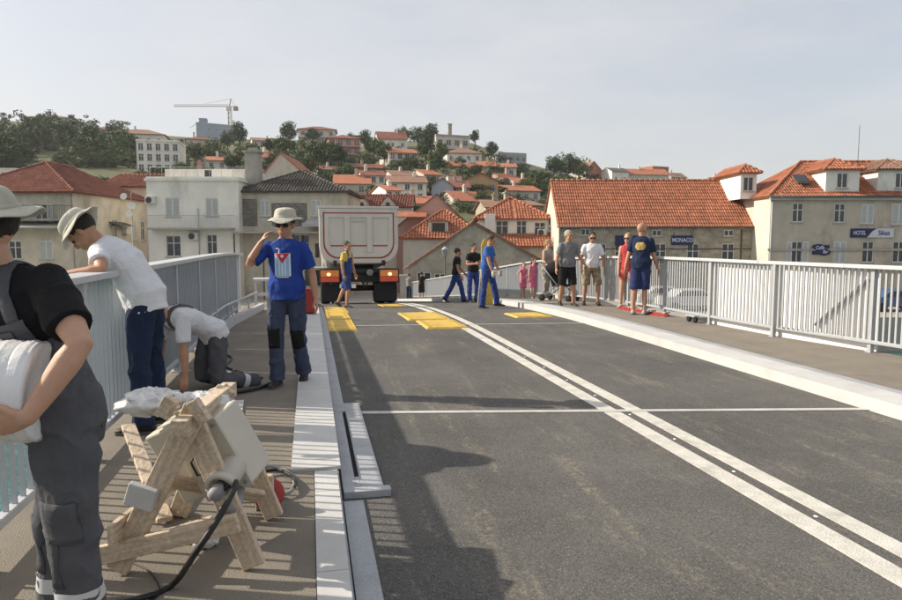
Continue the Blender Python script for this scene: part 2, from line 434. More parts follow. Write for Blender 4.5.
# ---- yellow ramp plates
def ramp_plate(pxs, label, off=0.0, th=0.032):
    pts = [on_road(px, py, off) for px, py in pxs]
    c = sum(pts, Vector()) / len(pts)
    o = empty('ramp_plate', (c.x, c.y, zr(c.y) + off))
    tag(o, label, 'ramp plate', 'yellow plates laid on the road')
    x0 = min(p.x for p in pts); x1 = max(p.x for p in pts); y0 = min(p.y for p in pts); y1 = max(p.y for p in pts)
    mb = MB(); dx, dy = (x1 - x0) / 2, (y1 - y0) / 2
    z = [zr(y0) - zr(c.y), zr(y1) - zr(c.y)]; e = 0.03
    v = [(-dx, -dy, z[0] + .002), (dx, -dy, z[0] + .002), (dx, dy, z[1] + .002), (-dx, dy, z[1] + .002),
         (-dx+e, -dy+e, z[0] + th), (dx-e, -dy+e, z[0] + th), (dx-e, dy-e, z[1] + th), (-dx+e, dy-e, z[1] + th)]
    mb.add(v, [(3,2,1,0),(4,5,6,7),(0,1,5,4),(1,2,6,5),(2,3,7,6),(3,0,4,7)]); mb.build('plate', M_YEL, o)
    for sx in (-1, 1):
        mb = MB(); n = 6
        for k in range(n):
            yy = -dy + e + (k + .5) * (2*dy - 2*e) / n
            zz = z[0] + (z[1] - z[0]) * (yy + dy) / (2 * dy)
            mb.box((sx * (dx - 0.09), yy, zz + th + 0.004), (0.05, 0.03, 0.008))
        mb.build('rivet_row', M_YEL, o)
    return o
ramp_plate([(323, 329), (351, 329), (348, 319.5)], 'nearest yellow ramp plate beside the left edge strip, before the yellow shirted worker')
ramp_plate([(322, 319), (346, 319), (344, 312.5)], 'middle yellow ramp plate of the row by the left edge strip')
ramp_plate([(321, 312), (343, 312), (341, 306.5)], 'farthest yellow ramp plate under the feet of the yellow shirted worker')
ramp_plate([(420, 328), (455, 327), (447, 319.5)], 'nearer yellow ramp plate lying against the centre lines')
ramp_plate([(401, 319), (437, 319), (430, 312)], 'farther yellow ramp plate lying against the centre lines')
ramp_plate([(380, 306.5), (398, 306.5), (396, 304.2)], 'small yellow ramp plate behind the rear wheels of the truck')
ramp_plate([(509, 317), (541, 317), (532, 313)], 'low yellow ramp plate at the foot of the right kerb')
q = at_v(487, 300, 18.6); o = empty('ramp_plate', (q.x, q.y, zr(q.y))); tag(o, 'yellow ramp plate standing upright between the two dark blue workers', 'ramp plate', 'yellow plates laid on the road')
mb = MB(); mb.prism([Vector((-.17, -.02, 0)), Vector((.17, -.02, 0)), Vector((.17, -.02, 1.62)), Vector((.10, -.02, 1.80)), Vector((-.10, -.02, 1.80)), Vector((-.17, -.02, 1.62))], (0, .04, 0)); bevel(mb.build('plate', M_YEL, o), .008)
mb = MB(); mb.beam((-.12, .03, 1.2), (-.12, .5, 0), .05, .05); mb.beam((.12, .03, 1.2), (.12, .5, 0), .05, .05); mb.build('stand', M_RAIL, o)

# ================================================================== WATER, QUAY
def water_mat():
    m = bpy.data.materials.new('sea_water'); m.use_nodes = True
    N, L = m.node_tree.nodes, m.node_tree.links; b = N['Principled BSDF']
    b.inputs['Base Color'].default_value = (0.035, 0.13, 0.135, 1); b.inputs['Roughness'].default_value = 0.08
    b.inputs['IOR'].default_value = 1.33
    tc = N.new('ShaderNodeTexCoord')
    n = N.new('ShaderNodeTexNoise'); n.inputs['Scale'].default_value = 1.6; n.inputs['Detail'].default_value = 5
    n2 = N.new('ShaderNodeTexNoise'); n2.inputs['Scale'].default_value = 0.25; n2.inputs['Detail'].default_value = 3
    L.new(tc.outputs['Object'], n.inputs['Vector']); L.new(tc.outputs['Object'], n2.inputs['Vector'])
    bp = N.new('ShaderNodeBump'); bp.inputs['Strength'].default_value = 0.7; bp.inputs['Distance'].default_value = 0.25
    L.new(n.outputs['Fac'], bp.inputs['Height']); L.new(bp.outputs[0], b.inputs['Normal'])
    mx = N.new('ShaderNodeMix'); mx.data_type = 'RGBA'; L.new(n2.outputs['Fac'], mx.inputs[0])
    mx.inputs[6].default_value = (0.02, 0.09, 0.10, 1); mx.inputs[7].default_value = (0.06, 0.19, 0.185, 1)
    L.new(mx.outputs[2], b.inputs['Base Color'])
    return m
mb = MB(); mb.quad((-900, -900, -5.4), (900, -900, -5.4), (900, 900, -5.4), (-900, 900, -5.4)); struct(mb.build('sea', water_mat()))
QZ = -3.25
M_QUAY = mat('quay_stone', (0.34, 0.32, 0.28), 0.85, 0.15, 0.8, 0.3, 12, stain=0.35)
mb = MB()
a, b_, c, d = uv(-170, 42), uv(170, 42), uv(170, 92), uv(-170, 92)
mb.prism([Vector((p.x, p.y, -7)) for p in (a, b_, c, d)], (0, 0, 7 + QZ)); struct(mb.build('quay', M_QUAY))

# ================================================================== TOWN
def stone_mat(name, c1, c2, mortar, sx=2.2, msize=0.02):
    m = bpy.data.materials.new(name); m.use_nodes = True
    N, L = m.node_tree.nodes, m.node_tree.links; b = N['Principled BSDF']
    tc = N.new('ShaderNodeTexCoord'); sp = N.new('ShaderNodeSeparateXYZ'); L.new(tc.outputs['Object'], sp.inputs[0])
    ad = N.new('ShaderNodeMath'); L.new(sp.outputs[0], ad.inputs[0]); L.new(sp.outputs[1], ad.inputs[1])
    cb = N.new('ShaderNodeCombineXYZ'); L.new(ad.outputs[0], cb.inputs[0]); L.new(sp.outputs[2], cb.inputs[1])
    nz = N.new('ShaderNodeTexNoise'); nz.inputs['Scale'].default_value = 1.8; nz.inputs['Detail'].default_value = 5; L.new(tc.outputs['Object'], nz.inputs['Vector'])
    va = N.new('ShaderNodeVectorMath'); va.operation = 'MULTIPLY_ADD'; L.new(nz.outputs['Color'], va.inputs[0]); va.inputs[1].default_value = (0.25, 0.25, 0); L.new(cb.outputs[0], va.inputs[2])
    br = N.new('ShaderNodeTexBrick'); br.inputs['Scale'].default_value = sx; br.inputs['Mortar Size'].default_value = msize
    br.inputs['Color1'].default_value = (*c1, 1); br.inputs['Color2'].default_value = (*c2, 1); br.inputs['Mortar'].default_value = (*mortar, 1)
    br.inputs['Bias'].default_value = 0.0; br.inputs['Brick Width'].default_value = 0.85; br.inputs['Row Height'].default_value = 0.5
    L.new(va.outputs[0], br.inputs['Vector'])
    n2 = N.new('ShaderNodeTexNoise'); n2.inputs['Scale'].default_value = 0.7; n2.inputs['Detail'].default_value = 8; n2.inputs['Roughness'].default_value = 0.7; L.new(tc.outputs['Object'], n2.inputs['Vector'])
    r = N.new('ShaderNodeMapRange'); r.inputs[1].default_value = 0.3; r.inputs[2].default_value = 0.7; r.inputs[3].default_value = 0.62; r.inputs[4].default_value = 1.2; L.new(n2.outputs['Fac'], r.inputs[0])
    sc = N.new('ShaderNodeVectorMath'); sc.operation = 'SCALE'; L.new(br.outputs['Color'], sc.inputs[0]); L.new(r.outputs[0], sc.inputs['Scale'])
    L.new(sc.outputs[0], b.inputs['Base Color']); b.inputs['Roughness'].default_value = 0.9
    bp = N.new('ShaderNodeBump'); bp.inputs['Strength'].default_value = 0.5; bp.inputs['Distance'].default_value = 0.05; L.new(br.outputs['Fac'], bp.inputs['Height']); bp.invert = True
    L.new(bp.outputs[0], b.inputs['Normal'])
    return m
M_STONE = stone_mat('grey_rubble_stone', (0.43, 0.385, 0.30), (0.27, 0.24, 0.185), (0.46, 0.425, 0.345))
M_STONE2 = stone_mat('warm_stone', (0.45, 0.40, 0.32), (0.36, 0.32, 0.25), (0.44, 0.40, 0.33), 1.8)
M_STONE_D = stone_mat('dark_exposed_rubble', (0.22, 0.20, 0.17), (0.13, 0.12, 0.105), (0.34, 0.32, 0.27), 2.6, 0.03)
P_BEIGE = mat('plaster_beige', (0.53, 0.48, 0.385), 0.9, 0.2, 0.8, 0.2, 12, stain=0.75, fine=0.08)
P_WHITE = mat('plaster_white', (0.77, 0.74, 0.67), 0.9, 0.1, 0.7, 0.2, 12, stain=0.85, stain_col=(0.46, 0.42, 0.35), fine=0.08)
P_CREAM = mat('plaster_cream', (0.56, 0.52, 0.44), 0.9, 0.14, 0.7, 0.15, 14, stain=0.65, stain_col=(0.34, 0.30, 0.24), fine=0.08)
P_PINK = mat('plaster_pink', (0.50, 0.32, 0.27), 0.9, 0.12, 0.8, 0.1, 20, stain=0.35)
P_ROSE = mat('plaster_rose', (0.55, 0.31, 0.26), 0.9, 0.08, 0.5, 0.05, 20)
P_OCHRE = mat('plaster_ochre', (0.50, 0.33, 0.17), 0.9, 0.1, 0.6, 0.1, 20, stain=0.3)
P_GREY = mat('plaster_grey', (0.40, 0.40, 0.40), 0.9, 0.1, 0.5, 0.1, 20, stain=0.3)
P_BLUE = mat('plaster_blue_grey_and_shade', (0.34, 0.40, 0.47), 0.9, 0.08, 0.5, 0.05, 20)  # concrete block's own colour, and the painted shade of one white gable
P_BRICK = mat('raw_brick', (0.36, 0.15, 0.085), 0.9, 0.2, 1.5, 0.1, 20)
P_RED = mat('plaster_dark_red', (0.33, 0.10, 0.075), 0.9, 0.12, 0.8)
T_ORANGE = mat('tiles_orange', (0.36, 0.135, 0.072), 0.85, 0.28, 1.6, 0.15, 25, stain=0.45, stain_col=(0.20, 0.10, 0.065), fine=0.2)
T_RED = mat('tiles_dark_red', (0.205, 0.072, 0.046), 0.85, 0.3, 1.2, 0.15, 25, stain=0.5, stain_col=(0.13, 0.06, 0.04), fine=0.25)
T_BROWN = mat('tiles_brown', (0.24, 0.135, 0.09), 0.85, 0.25, 1.2, 0.15, 25, stain=0.4)
T_DARK = mat('tiles_black_lichen', (0.085, 0.076, 0.066), 0.9, 0.4, 2.5, 0.2, 25, stain=0.5, stain_col=(0.20, 0.18, 0.15), fine=0.4)
def island_vary(m, amt):           # each tile its own shade
    N, L = m.node_tree.nodes, m.node_tree.links; b = N['Principled BSDF']; src = b.inputs['Base Color'].links[0].from_socket
    g = N.new('ShaderNodeNewGeometry'); r = N.new('ShaderNodeMapRange'); r.inputs[3].default_value = 1 - amt; r.inputs[4].default_value = 1 + amt; L.new(g.outputs['Random Per Island'], r.inputs[0])
    v = N.new('ShaderNodeVectorMath'); v.operation = 'SCALE'; L.new(src, v.inputs[0]); L.new(r.outputs[0], v.inputs['Scale']); L.new(v.outputs[0], b.inputs['Base Color'])
for m_ in (T_ORANGE, T_RED, T_BROWN, T_DARK): island_vary(m_, 0.17)
M_GLASS = mat('window_glass', (0.02, 0.024, 0.028), 0.08, 0.3, 1.0, spec=0.8)
M_FRAME = mat('window_frame_white', (0.68, 0.67, 0.63), 0.6, 0.06, 4)
M_SHUT = mat('shutter_white', (0.60, 0.61, 0.60), 0.65, 0.07, 4, stain=0.2)
M_SHUTG = mat('shutter_grey', (0.42, 0.44, 0.44), 0.65, 0.08, 4, stain=0.3)
M_SHUTD = mat('shutter_dark', (0.05, 0.05, 0.045), 0.7, 0.15, 4)
M_IRON = mat('dark_iron', (0.07, 0.065, 0.06), 0.6, 0.2, 6)
M_CONCR = mat('weathered_concrete', (0.36, 0.34, 0.30), 0.9, 0.15, 1.5, 0.2, 20, stain=0.5)
M_AC = mat('air_conditioner_case', (0.60, 0.59, 0.55), 0.5, 0.06, 3)

WCACHE = {}
def win_meshes(w, h, style):
    key = (round(w, 2), round(h, 2), style)
    if key in WCACHE: return WCACHE[key]
    fr = MB(); t = 0.07                      # local: x across, y into wall, z up from sill
    fr.bx(0, t, 0.06, 0.13, 0, h); fr.bx(w - t, w, 0.06, 0.13, 0, h); fr.bx(t, w - t, 0.06, 0.13, h - t, h); fr.bx(t, w - t, 0.06, 0.13, 0, t)
    if w > 0.7: fr.bx(w/2 - 0.035, w/2 + 0.035, 0.065, 0.125, t, h - t)
    if h > 1.15: fr.bx(t, w/2 - 0.036, 0.07, 0.12, h * 0.62, h * 0.62 + 0.05); fr.bx(w/2 + 0.036, w - t, 0.07, 0.12, h * 0.62, h * 0.62 + 0.05)
    pn = MB(); pn.bx(t * 0.5, w - t * 0.5, 0.092, 0.100, t * 0.5, h - t * 0.5)
    sh = None
    if style in ('open', 'closed'):
        sh = MB(); sw = w / 2 - 0.01
        sh.bx(0, 0.06, -0.02, 0.02, 0, h); sh.bx(sw - 0.06, sw, -0.02, 0.02, 0, h); sh.bx(0.06, sw - 0.06, -0.02, 0.02, 0, 0.07); sh.bx(0.06, sw - 0.06, -0.02, 0.02, h - 0.07, h)
        n = int(h / 0.09)
        for k in range(n):
            z = 0.07 + (h - 0.14) * (k + .5) / n
            sh.box((sw / 2, 0, z), (sw - 0.12, 0.012, (h - 0.14) / n * 0.95), Matrix.Rotation(R(28), 3, 'X'))
    sill = MB(); sill.bx(-0.08, w + 0.08, -0.09, 0.05, -0.07, -0.002)
    r = (fr.mesh('frame', M_FRAME), pn.mesh('pane', M_GLASS), sh.mesh('shutter', M_SHUT) if sh else None, sill.mesh('sill', M_CONCR))
    WCACHE[key] = r; return r
def add_window(root, O, X, w, h, style, shut_mat=None):
    """window at lower-left corner O of the opening, X = direction along the wall seen from outside"""
    fr, pn, sh, sill = win_meshes(w, h, 'open' if style in ('open', 'half') else ('closed' if style == 'closed' else 'plain'))
    ang = math.atan2(X.y, X.x)
    f = put('window', fr, root, O); f.rotation_euler = (0, 0, ang)
    put('pane', pn, f)
    if style != 'door': put('sill', sill, f)
    def shut(loc, a=0.0):
        o = put('shutter', sh, f, loc); o.rotation_euler = (0, 0, a)
        if shut_mat is not None: o.material_slots[0].link = 'OBJECT'; o.material_slots[0].material = shut_mat
    if style == 'open':
        shut((-w/2 + 0.01, -0.03, 0), R(2)); shut((w - 0.005, -0.04, 0), R(-3))
    elif style == 'half':
        shut((w - 0.005, -0.04, 0), R(-3))
    elif style == 'closed':
        shut((0.005, 0.03, 0)); shut((w / 2 + 0.005, 0.03, 0))
    return f
def face_wall(mb, O, X, W, H, ops, Nrm, th=0.2, mi=0):
    """wall face with real openings; ops = (x, z, w, h)"""
    xs = sorted({0.0, W} | {min(max(a, 0), W) for o in ops for a in (o[0], o[0] + o[2])})
    zs = sorted({0.0, H} | {min(max(a, 0), H) for o in ops for a in (o[1], o[1] + o[3])})
    Z = Vector((0, 0, 1)); inn = -Nrm * th
    P = lambda x, z: O + X * x + Z * z
    for a, b in zip(xs, xs[1:]):
        for c, d in zip(zs, zs[1:]):
            mx_, mz = (a + b) / 2, (c + d) / 2
            if any(o[0] < mx_ < o[0] + o[2] and o[1] < mz < o[1] + o[3] for o in ops): continue
            mb.quad(P(a, c), P(b, c), P(b, d), P(a, d), mi)
    for o in ops:
        x, z, w, h = o[:4]; q = [P(x, z), P(x + w, z), P(x + w, z + h), P(x, z + h)]
        for i in range(4):
            j = (i + 1) % 4; mb.quad(q[j], q[i], q[i] + inn, q[j] + inn, mi)
        mb.quad(q[0] + inn, q[1] + inn, q[2] + inn, q[3] + inn, mi)
def slope(mb, poly, tiles=0.0, th=0.10):
    """roof slope slab; poly[0]->poly[1] is the eave"""
    A, B = poly[0], poly[1]; X = (B - A).normalized()
    n = X.cross(poly[2] - A).normalized()
    if n.z < 0: n = -n
    mb.prism(poly, -n * th)
    if not tiles: return
    Yd = n.cross(X); 
    if Yd.z < 0: Yd = -Yd
    q = [((p - A).dot(X), (p - A).dot(Yd)) for p in poly]
    x0 = min(a for a, _ in q); x1 = max(a for a, _ in q)
    k = int((x1 - x0) / tiles); st = (x1 - x0) / max(k, 1)
    for i in range(k):
        xc = x0 + (i + .5) * st; cr = []
        for (a, b), (c, d) in zip(q, q[1:] + q[:1]):
            if (a - xc) * (c - xc) < 0: cr.append(b + (d - b) * (xc - a) / (c - a))
        if len(cr) < 2: continue
        t0, t1 = min(cr) - 0.05, max(cr)
        rows = max(1, int((t1 - t0) / 0.42)); r = st * 0.40
        for j in range(rows):
            a = t0 + (t1 - t0) * j / rows; b = t0 + (t1 - t0) * (j + 1) / rows + 0.03
            jx = (random.random() - .5) * 0.02
            prof = [(-r, 0.0), (-r * .55, r * .75), (r * .55, r * .75), (r, 0.0)]
            lo = [A + X * (xc + jx + p[0]) + Yd * a + n * (p[1] + 0.035) for p in prof]
            hi = [A + X * (xc + jx + p[0] * .9) + Yd * b + n * (p[1] * .9 + 0.004) for p in prof]
            mb.add(lo + hi, [(0, 1, 5, 4), (1, 2, 6, 5), (2, 3, 7, 6), (3, 2, 1, 0)])
def cap(mb, a, b, r=0.13):
    d = (b - a); L = d.length; k = max(2, int(L / 0.45))
    for i in range(k):
        p, q = a + d * (i / k), a + d * ((i + 1) / k)
        mb.tube([p + Vector((0, 0, 0.02)), q], [r, r * 0.82], 6)
def house(name, label, cat, u0, u1, v, zb, ze, depth, wall, roof=None, kind='gx', hr=2.0, over=0.35, tiles=0.0, front=(), left=(), right=(), rot=0.0, group=None, ridge_off=None, side_wall=None, rmat2=None):
    """front lies on the plane v, from u0 to u1; openings are (x, z, w, h, style) in metres from the lower left corner"""
    o = uv(u0, v, zb); root = empty(name, o, -YAW + rot); tag(root, label, cat, group)
    W, H, D = u1 - u0, ze - zb, depth
    X, Y, Z = Vector((1, 0, 0)), Vector((0, 1, 0)), Vector((0, 0, 1)); V = Vector
    mb = MB(); sm = 1 if side_wall else 0
    face_wall(mb, V((0, 0, 0)), X, W, H, front, -Y)
    face_wall(mb, V((0, D, 0)), -Y, D, H, left, -X, mi=sm)
    face_wall(mb, V((W, 0, 0)), Y, D, H, right, X, mi=sm)
    mb.quad(V((W, D, 0)), V((0, D, 0)), V((0, D, H)), V((W, D, H)))
    rb = MB(); e = over
    if kind == 'gx':
        s = hr / (D / 2); r0, r1 = V((0, D/2, H + hr)), V((W, D/2, H + hr))
        mb.add([V((0, 0, H)), V((0, D, H)), r0], [(0, 2, 1)], sm); mb.add([V((W, 0, H)), V((W, D, H)), r1], [(0, 1, 2)], sm)
        g = e * 0.5; zo = 0.11
        slope(rb, [V((-g, -e, H - e*s + zo)), V((W+g, -e, H - e*s + zo)), V((W+g, D/2, H + hr + zo)), V((-g, D/2, H + hr + zo))], tiles)
        slope(rb, [V((W+g, D+e, H - e*s + zo)), V((-g, D+e, H - e*s + zo)), V((-g, D/2, H + hr + zo)), V((W+g, D/2, H + hr + zo))], 0)
        if tiles: cap(rb, V((-g, D/2, H + hr + zo + .05)), V((W+g, D/2, H + hr + zo + .05)))
    elif kind == 'gy':
        xm = W / 2 if ridge_off is None else ridge_off
        zo = 0.11; s0 = hr / xm; s1 = hr / (W - xm); g = e * 0.6
        mb.add([V((0, 0, H)), V((W, 0, H)), V((xm, 0, H + hr))], [(0, 1, 2)]); mb.add([V((0, D, H)), V((W, D, H)), V((xm, D, H + hr))], [(0, 2, 1)])
        slope(rb, [V((-e, D+g, H - e*s0 + zo)), V((-e, -g, H - e*s0 + zo)), V((xm, -g, H + hr + zo)), V((xm, D+g, H + hr + zo))], tiles)
        slope(rb, [V((W+e, -g, H - e*s1 + zo)), V((W+e, D+g, H - e*s1 + zo)), V((xm, D+g, H + hr + zo)), V((xm, -g, H + hr + zo))], tiles)
        if tiles: cap(rb, V((xm, -g, H + hr + zo + .05)), V((xm, D+g, H + hr + zo + .05)))
    elif kind == 'hip':
        h2 = min(W, D) / 2; zo = 0.05
        if W >= D: a, b = V((h2, D/2, H + hr)), V((W - h2, D/2, H + hr))
        else: a, b = V((W/2, h2, H + hr)), V((W/2, D - h2, H + hr))
        if (a - b).length < 0.3: a = V((W/2 - .2, D/2, H + hr)); b = V((W/2 + .2, D/2, H + hr))
        c = [V((-e, -e, H + zo)), V((W+e, -e, H + zo)), V((W+e, D+e, H + zo)), V((-e, D+e, H + zo))]
        if W >= D:
            slope(rb, [c[0], c[1], b, a], tiles); slope(rb, [c[2], c[3], a, b], 0); slope(rb, [c[1], c[2], b], tiles); slope(rb, [c[3], c[0], a], tiles)
        else:
            slope(rb, [c[0], c[1], a], tiles); slope(rb, [c[2], c[3], b], 0); slope(rb, [c[1], c[2], b, a], tiles); slope(rb, [c[3], c[0], a, b], tiles)
        if tiles:
            for p, q in ((c[0], a), (c[1], b if W >= D else a), (a, b)): cap(rb, p + Z * .05, q + Z * .06)
    elif kind == 'flat':
        t = 0.25
        rb.bx(-t/2, W + t/2, -t/2, D + t/2, H, H + 0.22)
        rb.bx(0, W, 0, 0.2, H + 0.221, H + hr); rb.bx(0, 0.2, 0.2, D, H + 0.221, H + hr); rb.bx(W - 0.2, W, 0.2, D, H + 0.221, H + hr)
    wo = mb.build('wall', [wall, side_wall] if side_wall else wall, root)
    ro = rb.build('roof', roof or wall, root)
    for ops, OO, XX in ((front, V((0, 0, 0)), X), (left, V((0, D, 0)), -Y), (right, V((W, 0, 0)), Y)):
        for op in ops:
            if len(op) > 4 and op[4] == 'hole': continue
            st = op[4] if len(op) > 4 else 'plain'
            add_window(root, OO + XX * op[0] + Z * op[1], XX, op[2], op[3], st, op[5] if len(op) > 5 else None)
    root['dims'] = (W, D, H)
    return root
def px_house(name, label, cat, x0, x1, y_eave, v, zb, depth, *a, wins=(), **k):
    """like house() but given in photo pixels; wins = (px_centre, py_centre, w_m, h_m, style)"""
    p0, p1 = at_v(x0, y_eave, v), at_v(x1, y_eave, v)
    u0, u1 = p0.dot(RT), p1.dot(RT); ze = p0.z
    ops = []
    for w in wins:
        q = at_v(w[0], w[1], v); ops.append((q.dot(RT) - u0 - w[2] / 2, q.z - zb - w[3] / 2) + tuple(w[2:]))
    return house(name, label, cat, u0, u1, v, zb, ze, depth, *a, front=tuple(ops) + tuple(k.pop('front', ())), **k)
def loc_px(root, px, py, v):      # pixel -> local coordinates on plane v of a town-frame building
    q = at_v(px, py, v) - root.location; return Vector((q.dot(RT), q.dot(FW), q.z))
def chimney(root, x, y, z0, z1, w=0.6, m=None, pot=True):
    mb = MB(); mb.bx(x - w/2, x + w/2, y - w/2, y + w/2, z0, z1); mb.bx(x - w*.65, x + w*.65, y - w*.65, y + w*.65, z1, z1 + 0.14)
    if pot: mb.bx(x - w*.3, x + w*.3, y - w*.3, y + w*.3, z1 + .141, z1 + 0.4)
    return mb.build('chimney', m or M_CONCR, root)
def ac_unit(root, x, z, y=-0.02):
    mb = MB(); mb.bx(x, x + 0.8, y - 0.34, y - 0.02, z, z + 0.6); o = bevel(mb.build('air_conditioner', M_AC, root), 0.03)
    mb = MB(); mb.lathe([(0.25, 0), (0.25, 0.02), (0.2, 0.025), (0.06, 0.012)], 16, Matrix.Translation((x + 0.3, y - 0.342, z + 0.3)) @ Matrix.Rotation(R(90), 4, 'X')); mb.build('fan_grille', M_IRON, o)
def balcony(root, x0, x1, z, d=1.0, m=M_IRON, slab=M_CONCR, h=1.0, step=0.14):
    mb = MB(); mb.bx(x0, x1, -d, -0.005, z - 0.16, z); b = mb.build('balcony', slab, root)
    mb = MB()
    mb.bx(x0 + .02, x1 - .02, -d + .02, -d + .06, z + h - .04, z + h)
    for x in (x0 + .02, x1 - .06): mb.bx(x, x + .04, -d + .07, -0.01, z + h - .04, z + h)
    n = int((x1 - x0) / step)
    for i in range(n + 1):
        x = x0 + .03 + (x1 - x0 - .08) * i / n; mb.bx(x - .009, x + .009, -d + .03, -d + .05, z + .001, z + h - .041)
    mb.build('balustrade', m, b); return b

# ---- stone house with the long red roof (right of centre)
v = 55
sh = px_house('stone_house', 'long grey stone house with a big orange tiled roof behind the pedestrians', 'house', 559, 757, 225, v, QZ, 8.8, M_STONE, T_ORANGE, 'gx', 3.75, 0.3, 0.20,
    side_wall=P_CREAM, rot=0,
    wins=[(585.5, 232, .75, .55, 'plain'), (657, 233, .8, .5, 'plain'), (729, 233, .8, .5, 'plain'),
          (621, 254, 1.0, 1.7, 'plain'), (660, 254, 1.0, 1.7, 'plain'), (693, 254, 1.0, 1.7, 'plain'), (728, 254, 1.0, 1.7, 'plain'), (600, 256, 1.0, 2.0, 'plain')],
    left=[(2.2, 4.6, .5, .8, 'plain'), (5.6, 4.2, .5, .8, 'plain'), (3.9, 6.6, .4, .55, 'hole')])
M_SIGN = mat('sign_navy', (0.014, 0.018, 0.075), 0.5, 0.08, 4)
M_SIGNL = mat('sign_lettering', (0.55, 0.60, 0.72), 0.5, 0.05, 4)
def text(s, size, m, parent, loc, bold=0.0, shear=0.0, sx=1.0, ext=0.008, name='lettering'):
    cu = bpy.data.curves.new('lettering', 'FONT'); cu.body = s; cu.size = size; cu.extrude = ext; cu.align_x = 'CENTER'; cu.align_y = 'CENTER'; cu.offset = bold; cu.shear = shear
    to = bpy.data.objects.new('lettering_tmp', cu); COL.objects.link(to); bpy.context.view_layer.update()
    me = bpy.data.meshes.new_from_object(to.evaluated_get(bpy.context.evaluated_depsgraph_get()))
    bpy.data.objects.remove(to); me.materials.clear(); me.materials.append(m)
    o = put(name, me, parent, loc); o.rotation_euler = (R(90), 0, 0); o.scale = (sx, 1, 1); return o
def wall_sign(name, label, root, px0, px1, py0, py1, v, m=M_SIGN, y=-0.06, fr=True):
    a, b = loc_px(root, px0, py1, v), loc_px(root, px1, py0, v); c = (a + b) / 2
    e = empty(name, root.matrix_world @ Vector((c.x, -0.03 + y * 0, c.z)) if False else (root.location + RT * c.x + FW * (-0.03) + Vector((0, 0, c.z))), -YAW); tag(e, label, 'sign')
    w, h = b.x - a.x, b.z - a.z
    mb = MB(); mb.bx(-w/2, w/2, -0.08, 0.02, -h/2, h/2); bevel(mb.build('board', m, e), 0.012)
    return e, w, h
e, w, h = wall_sign('shop_sign', 'dark navy sign with pale capitals on the stone house, right of the pedestrians', sh, 671, 693, 235.5, 245, v)
text('MONACO', h * 0.60, M_SIGNL, e, (0, -0.09, 0), 0.006, 0, 0.80)
for s in (-1, 1):
    mb = MB(); mb.tube([(s * w * .4, -.02, h/2), (s * w * .42, -.25, h/2 + .22), (s * w * .42, -.45, h/2 + .2)], 0.02, 6); mb.build('lamp_arm', M_IRON, e)
e, w, h = wall_sign('shop_sign', 'dark navy sign on the stone house, half hidden behind the couple', sh, 615, 640, 235.5, 246, v)
# service cable along the wall
mb = MB(); pts = []
for i in range(30):
    x = 0.1 + 15.7 * i / 29; pts.append((x, -0.04, 4.05 + 0.03 * math.sin(i * 1.7)))
mb.tube(pts, 0.035, 5); mb.build('wall_cable', M_IRON, sh)
mb = MB(); mb.tube([(14.7, -.06, QZ * 0 + 0.3), (14.7, -.06, 5.6)], 0.05, 6); mb.build('downpipe', M_IRON, sh)

# ---- hotel at the right
v = 52
P_HOTEL = mat('hotel_render', (0.47, 0.415, 0.335), 0.9, 0.16, 0.7, 0.25, 12, stain=0.9, stain_col=(0.22, 0.185, 0.145), fine=0.12)
ht = px_house('hotel', 'two storey stone coloured hotel with orange hip roof and white dormers, at the right edge', 'hotel', 771, 990, 197, v, QZ, 8.5, P_HOTEL, T_ORANGE, 'hip', 3.05, 0.25, 0.21,
    side_wall=P_CREAM,
    wins=[(798, 212.5, .85, 1.45, 'plain'), (840, 213, .85, 1.45, 'plain'), (867.5, 214, .95, 1.5, 'closed'), (899, 214, 1.1, 1.6, 'closed'), (935, 214, .95, 1.5, 'plain'), (965, 214, .95, 1.5, 'plain'),
          (797, 252, .85, 1.6, 'open'), (840, 252, .95, 1.6, 'closed'), (868, 252, .9, 1.6, 'plain'), (899, 252, .95, 1.6, 'plain'), (935, 252, .95, 1.6, 'plain'),
          (820, 285, 1.4, 1.9, 'door'), (870, 285, 1.4, 1.9, 'door')],
    left=[(2.5, 6.2, .7, .9, 'plain')])
mb = MB(); W, D, H = ht['dims']
mb.bx(-0.12, W + 0.12, -0.12, -0.003, 3.95, 4.12); mb.bx(-0.15, W + .15, -0.3, -0.003, H - 0.25, H - 0.02); mb.build('cornice', M_CONCR, ht)
mb = MB(); mb.tube([(0.08, -0.08, 0.2), (0.08, -0.08, H - .3)], 0.06, 6); mb.build('downpipe', M_SHUTG, ht)
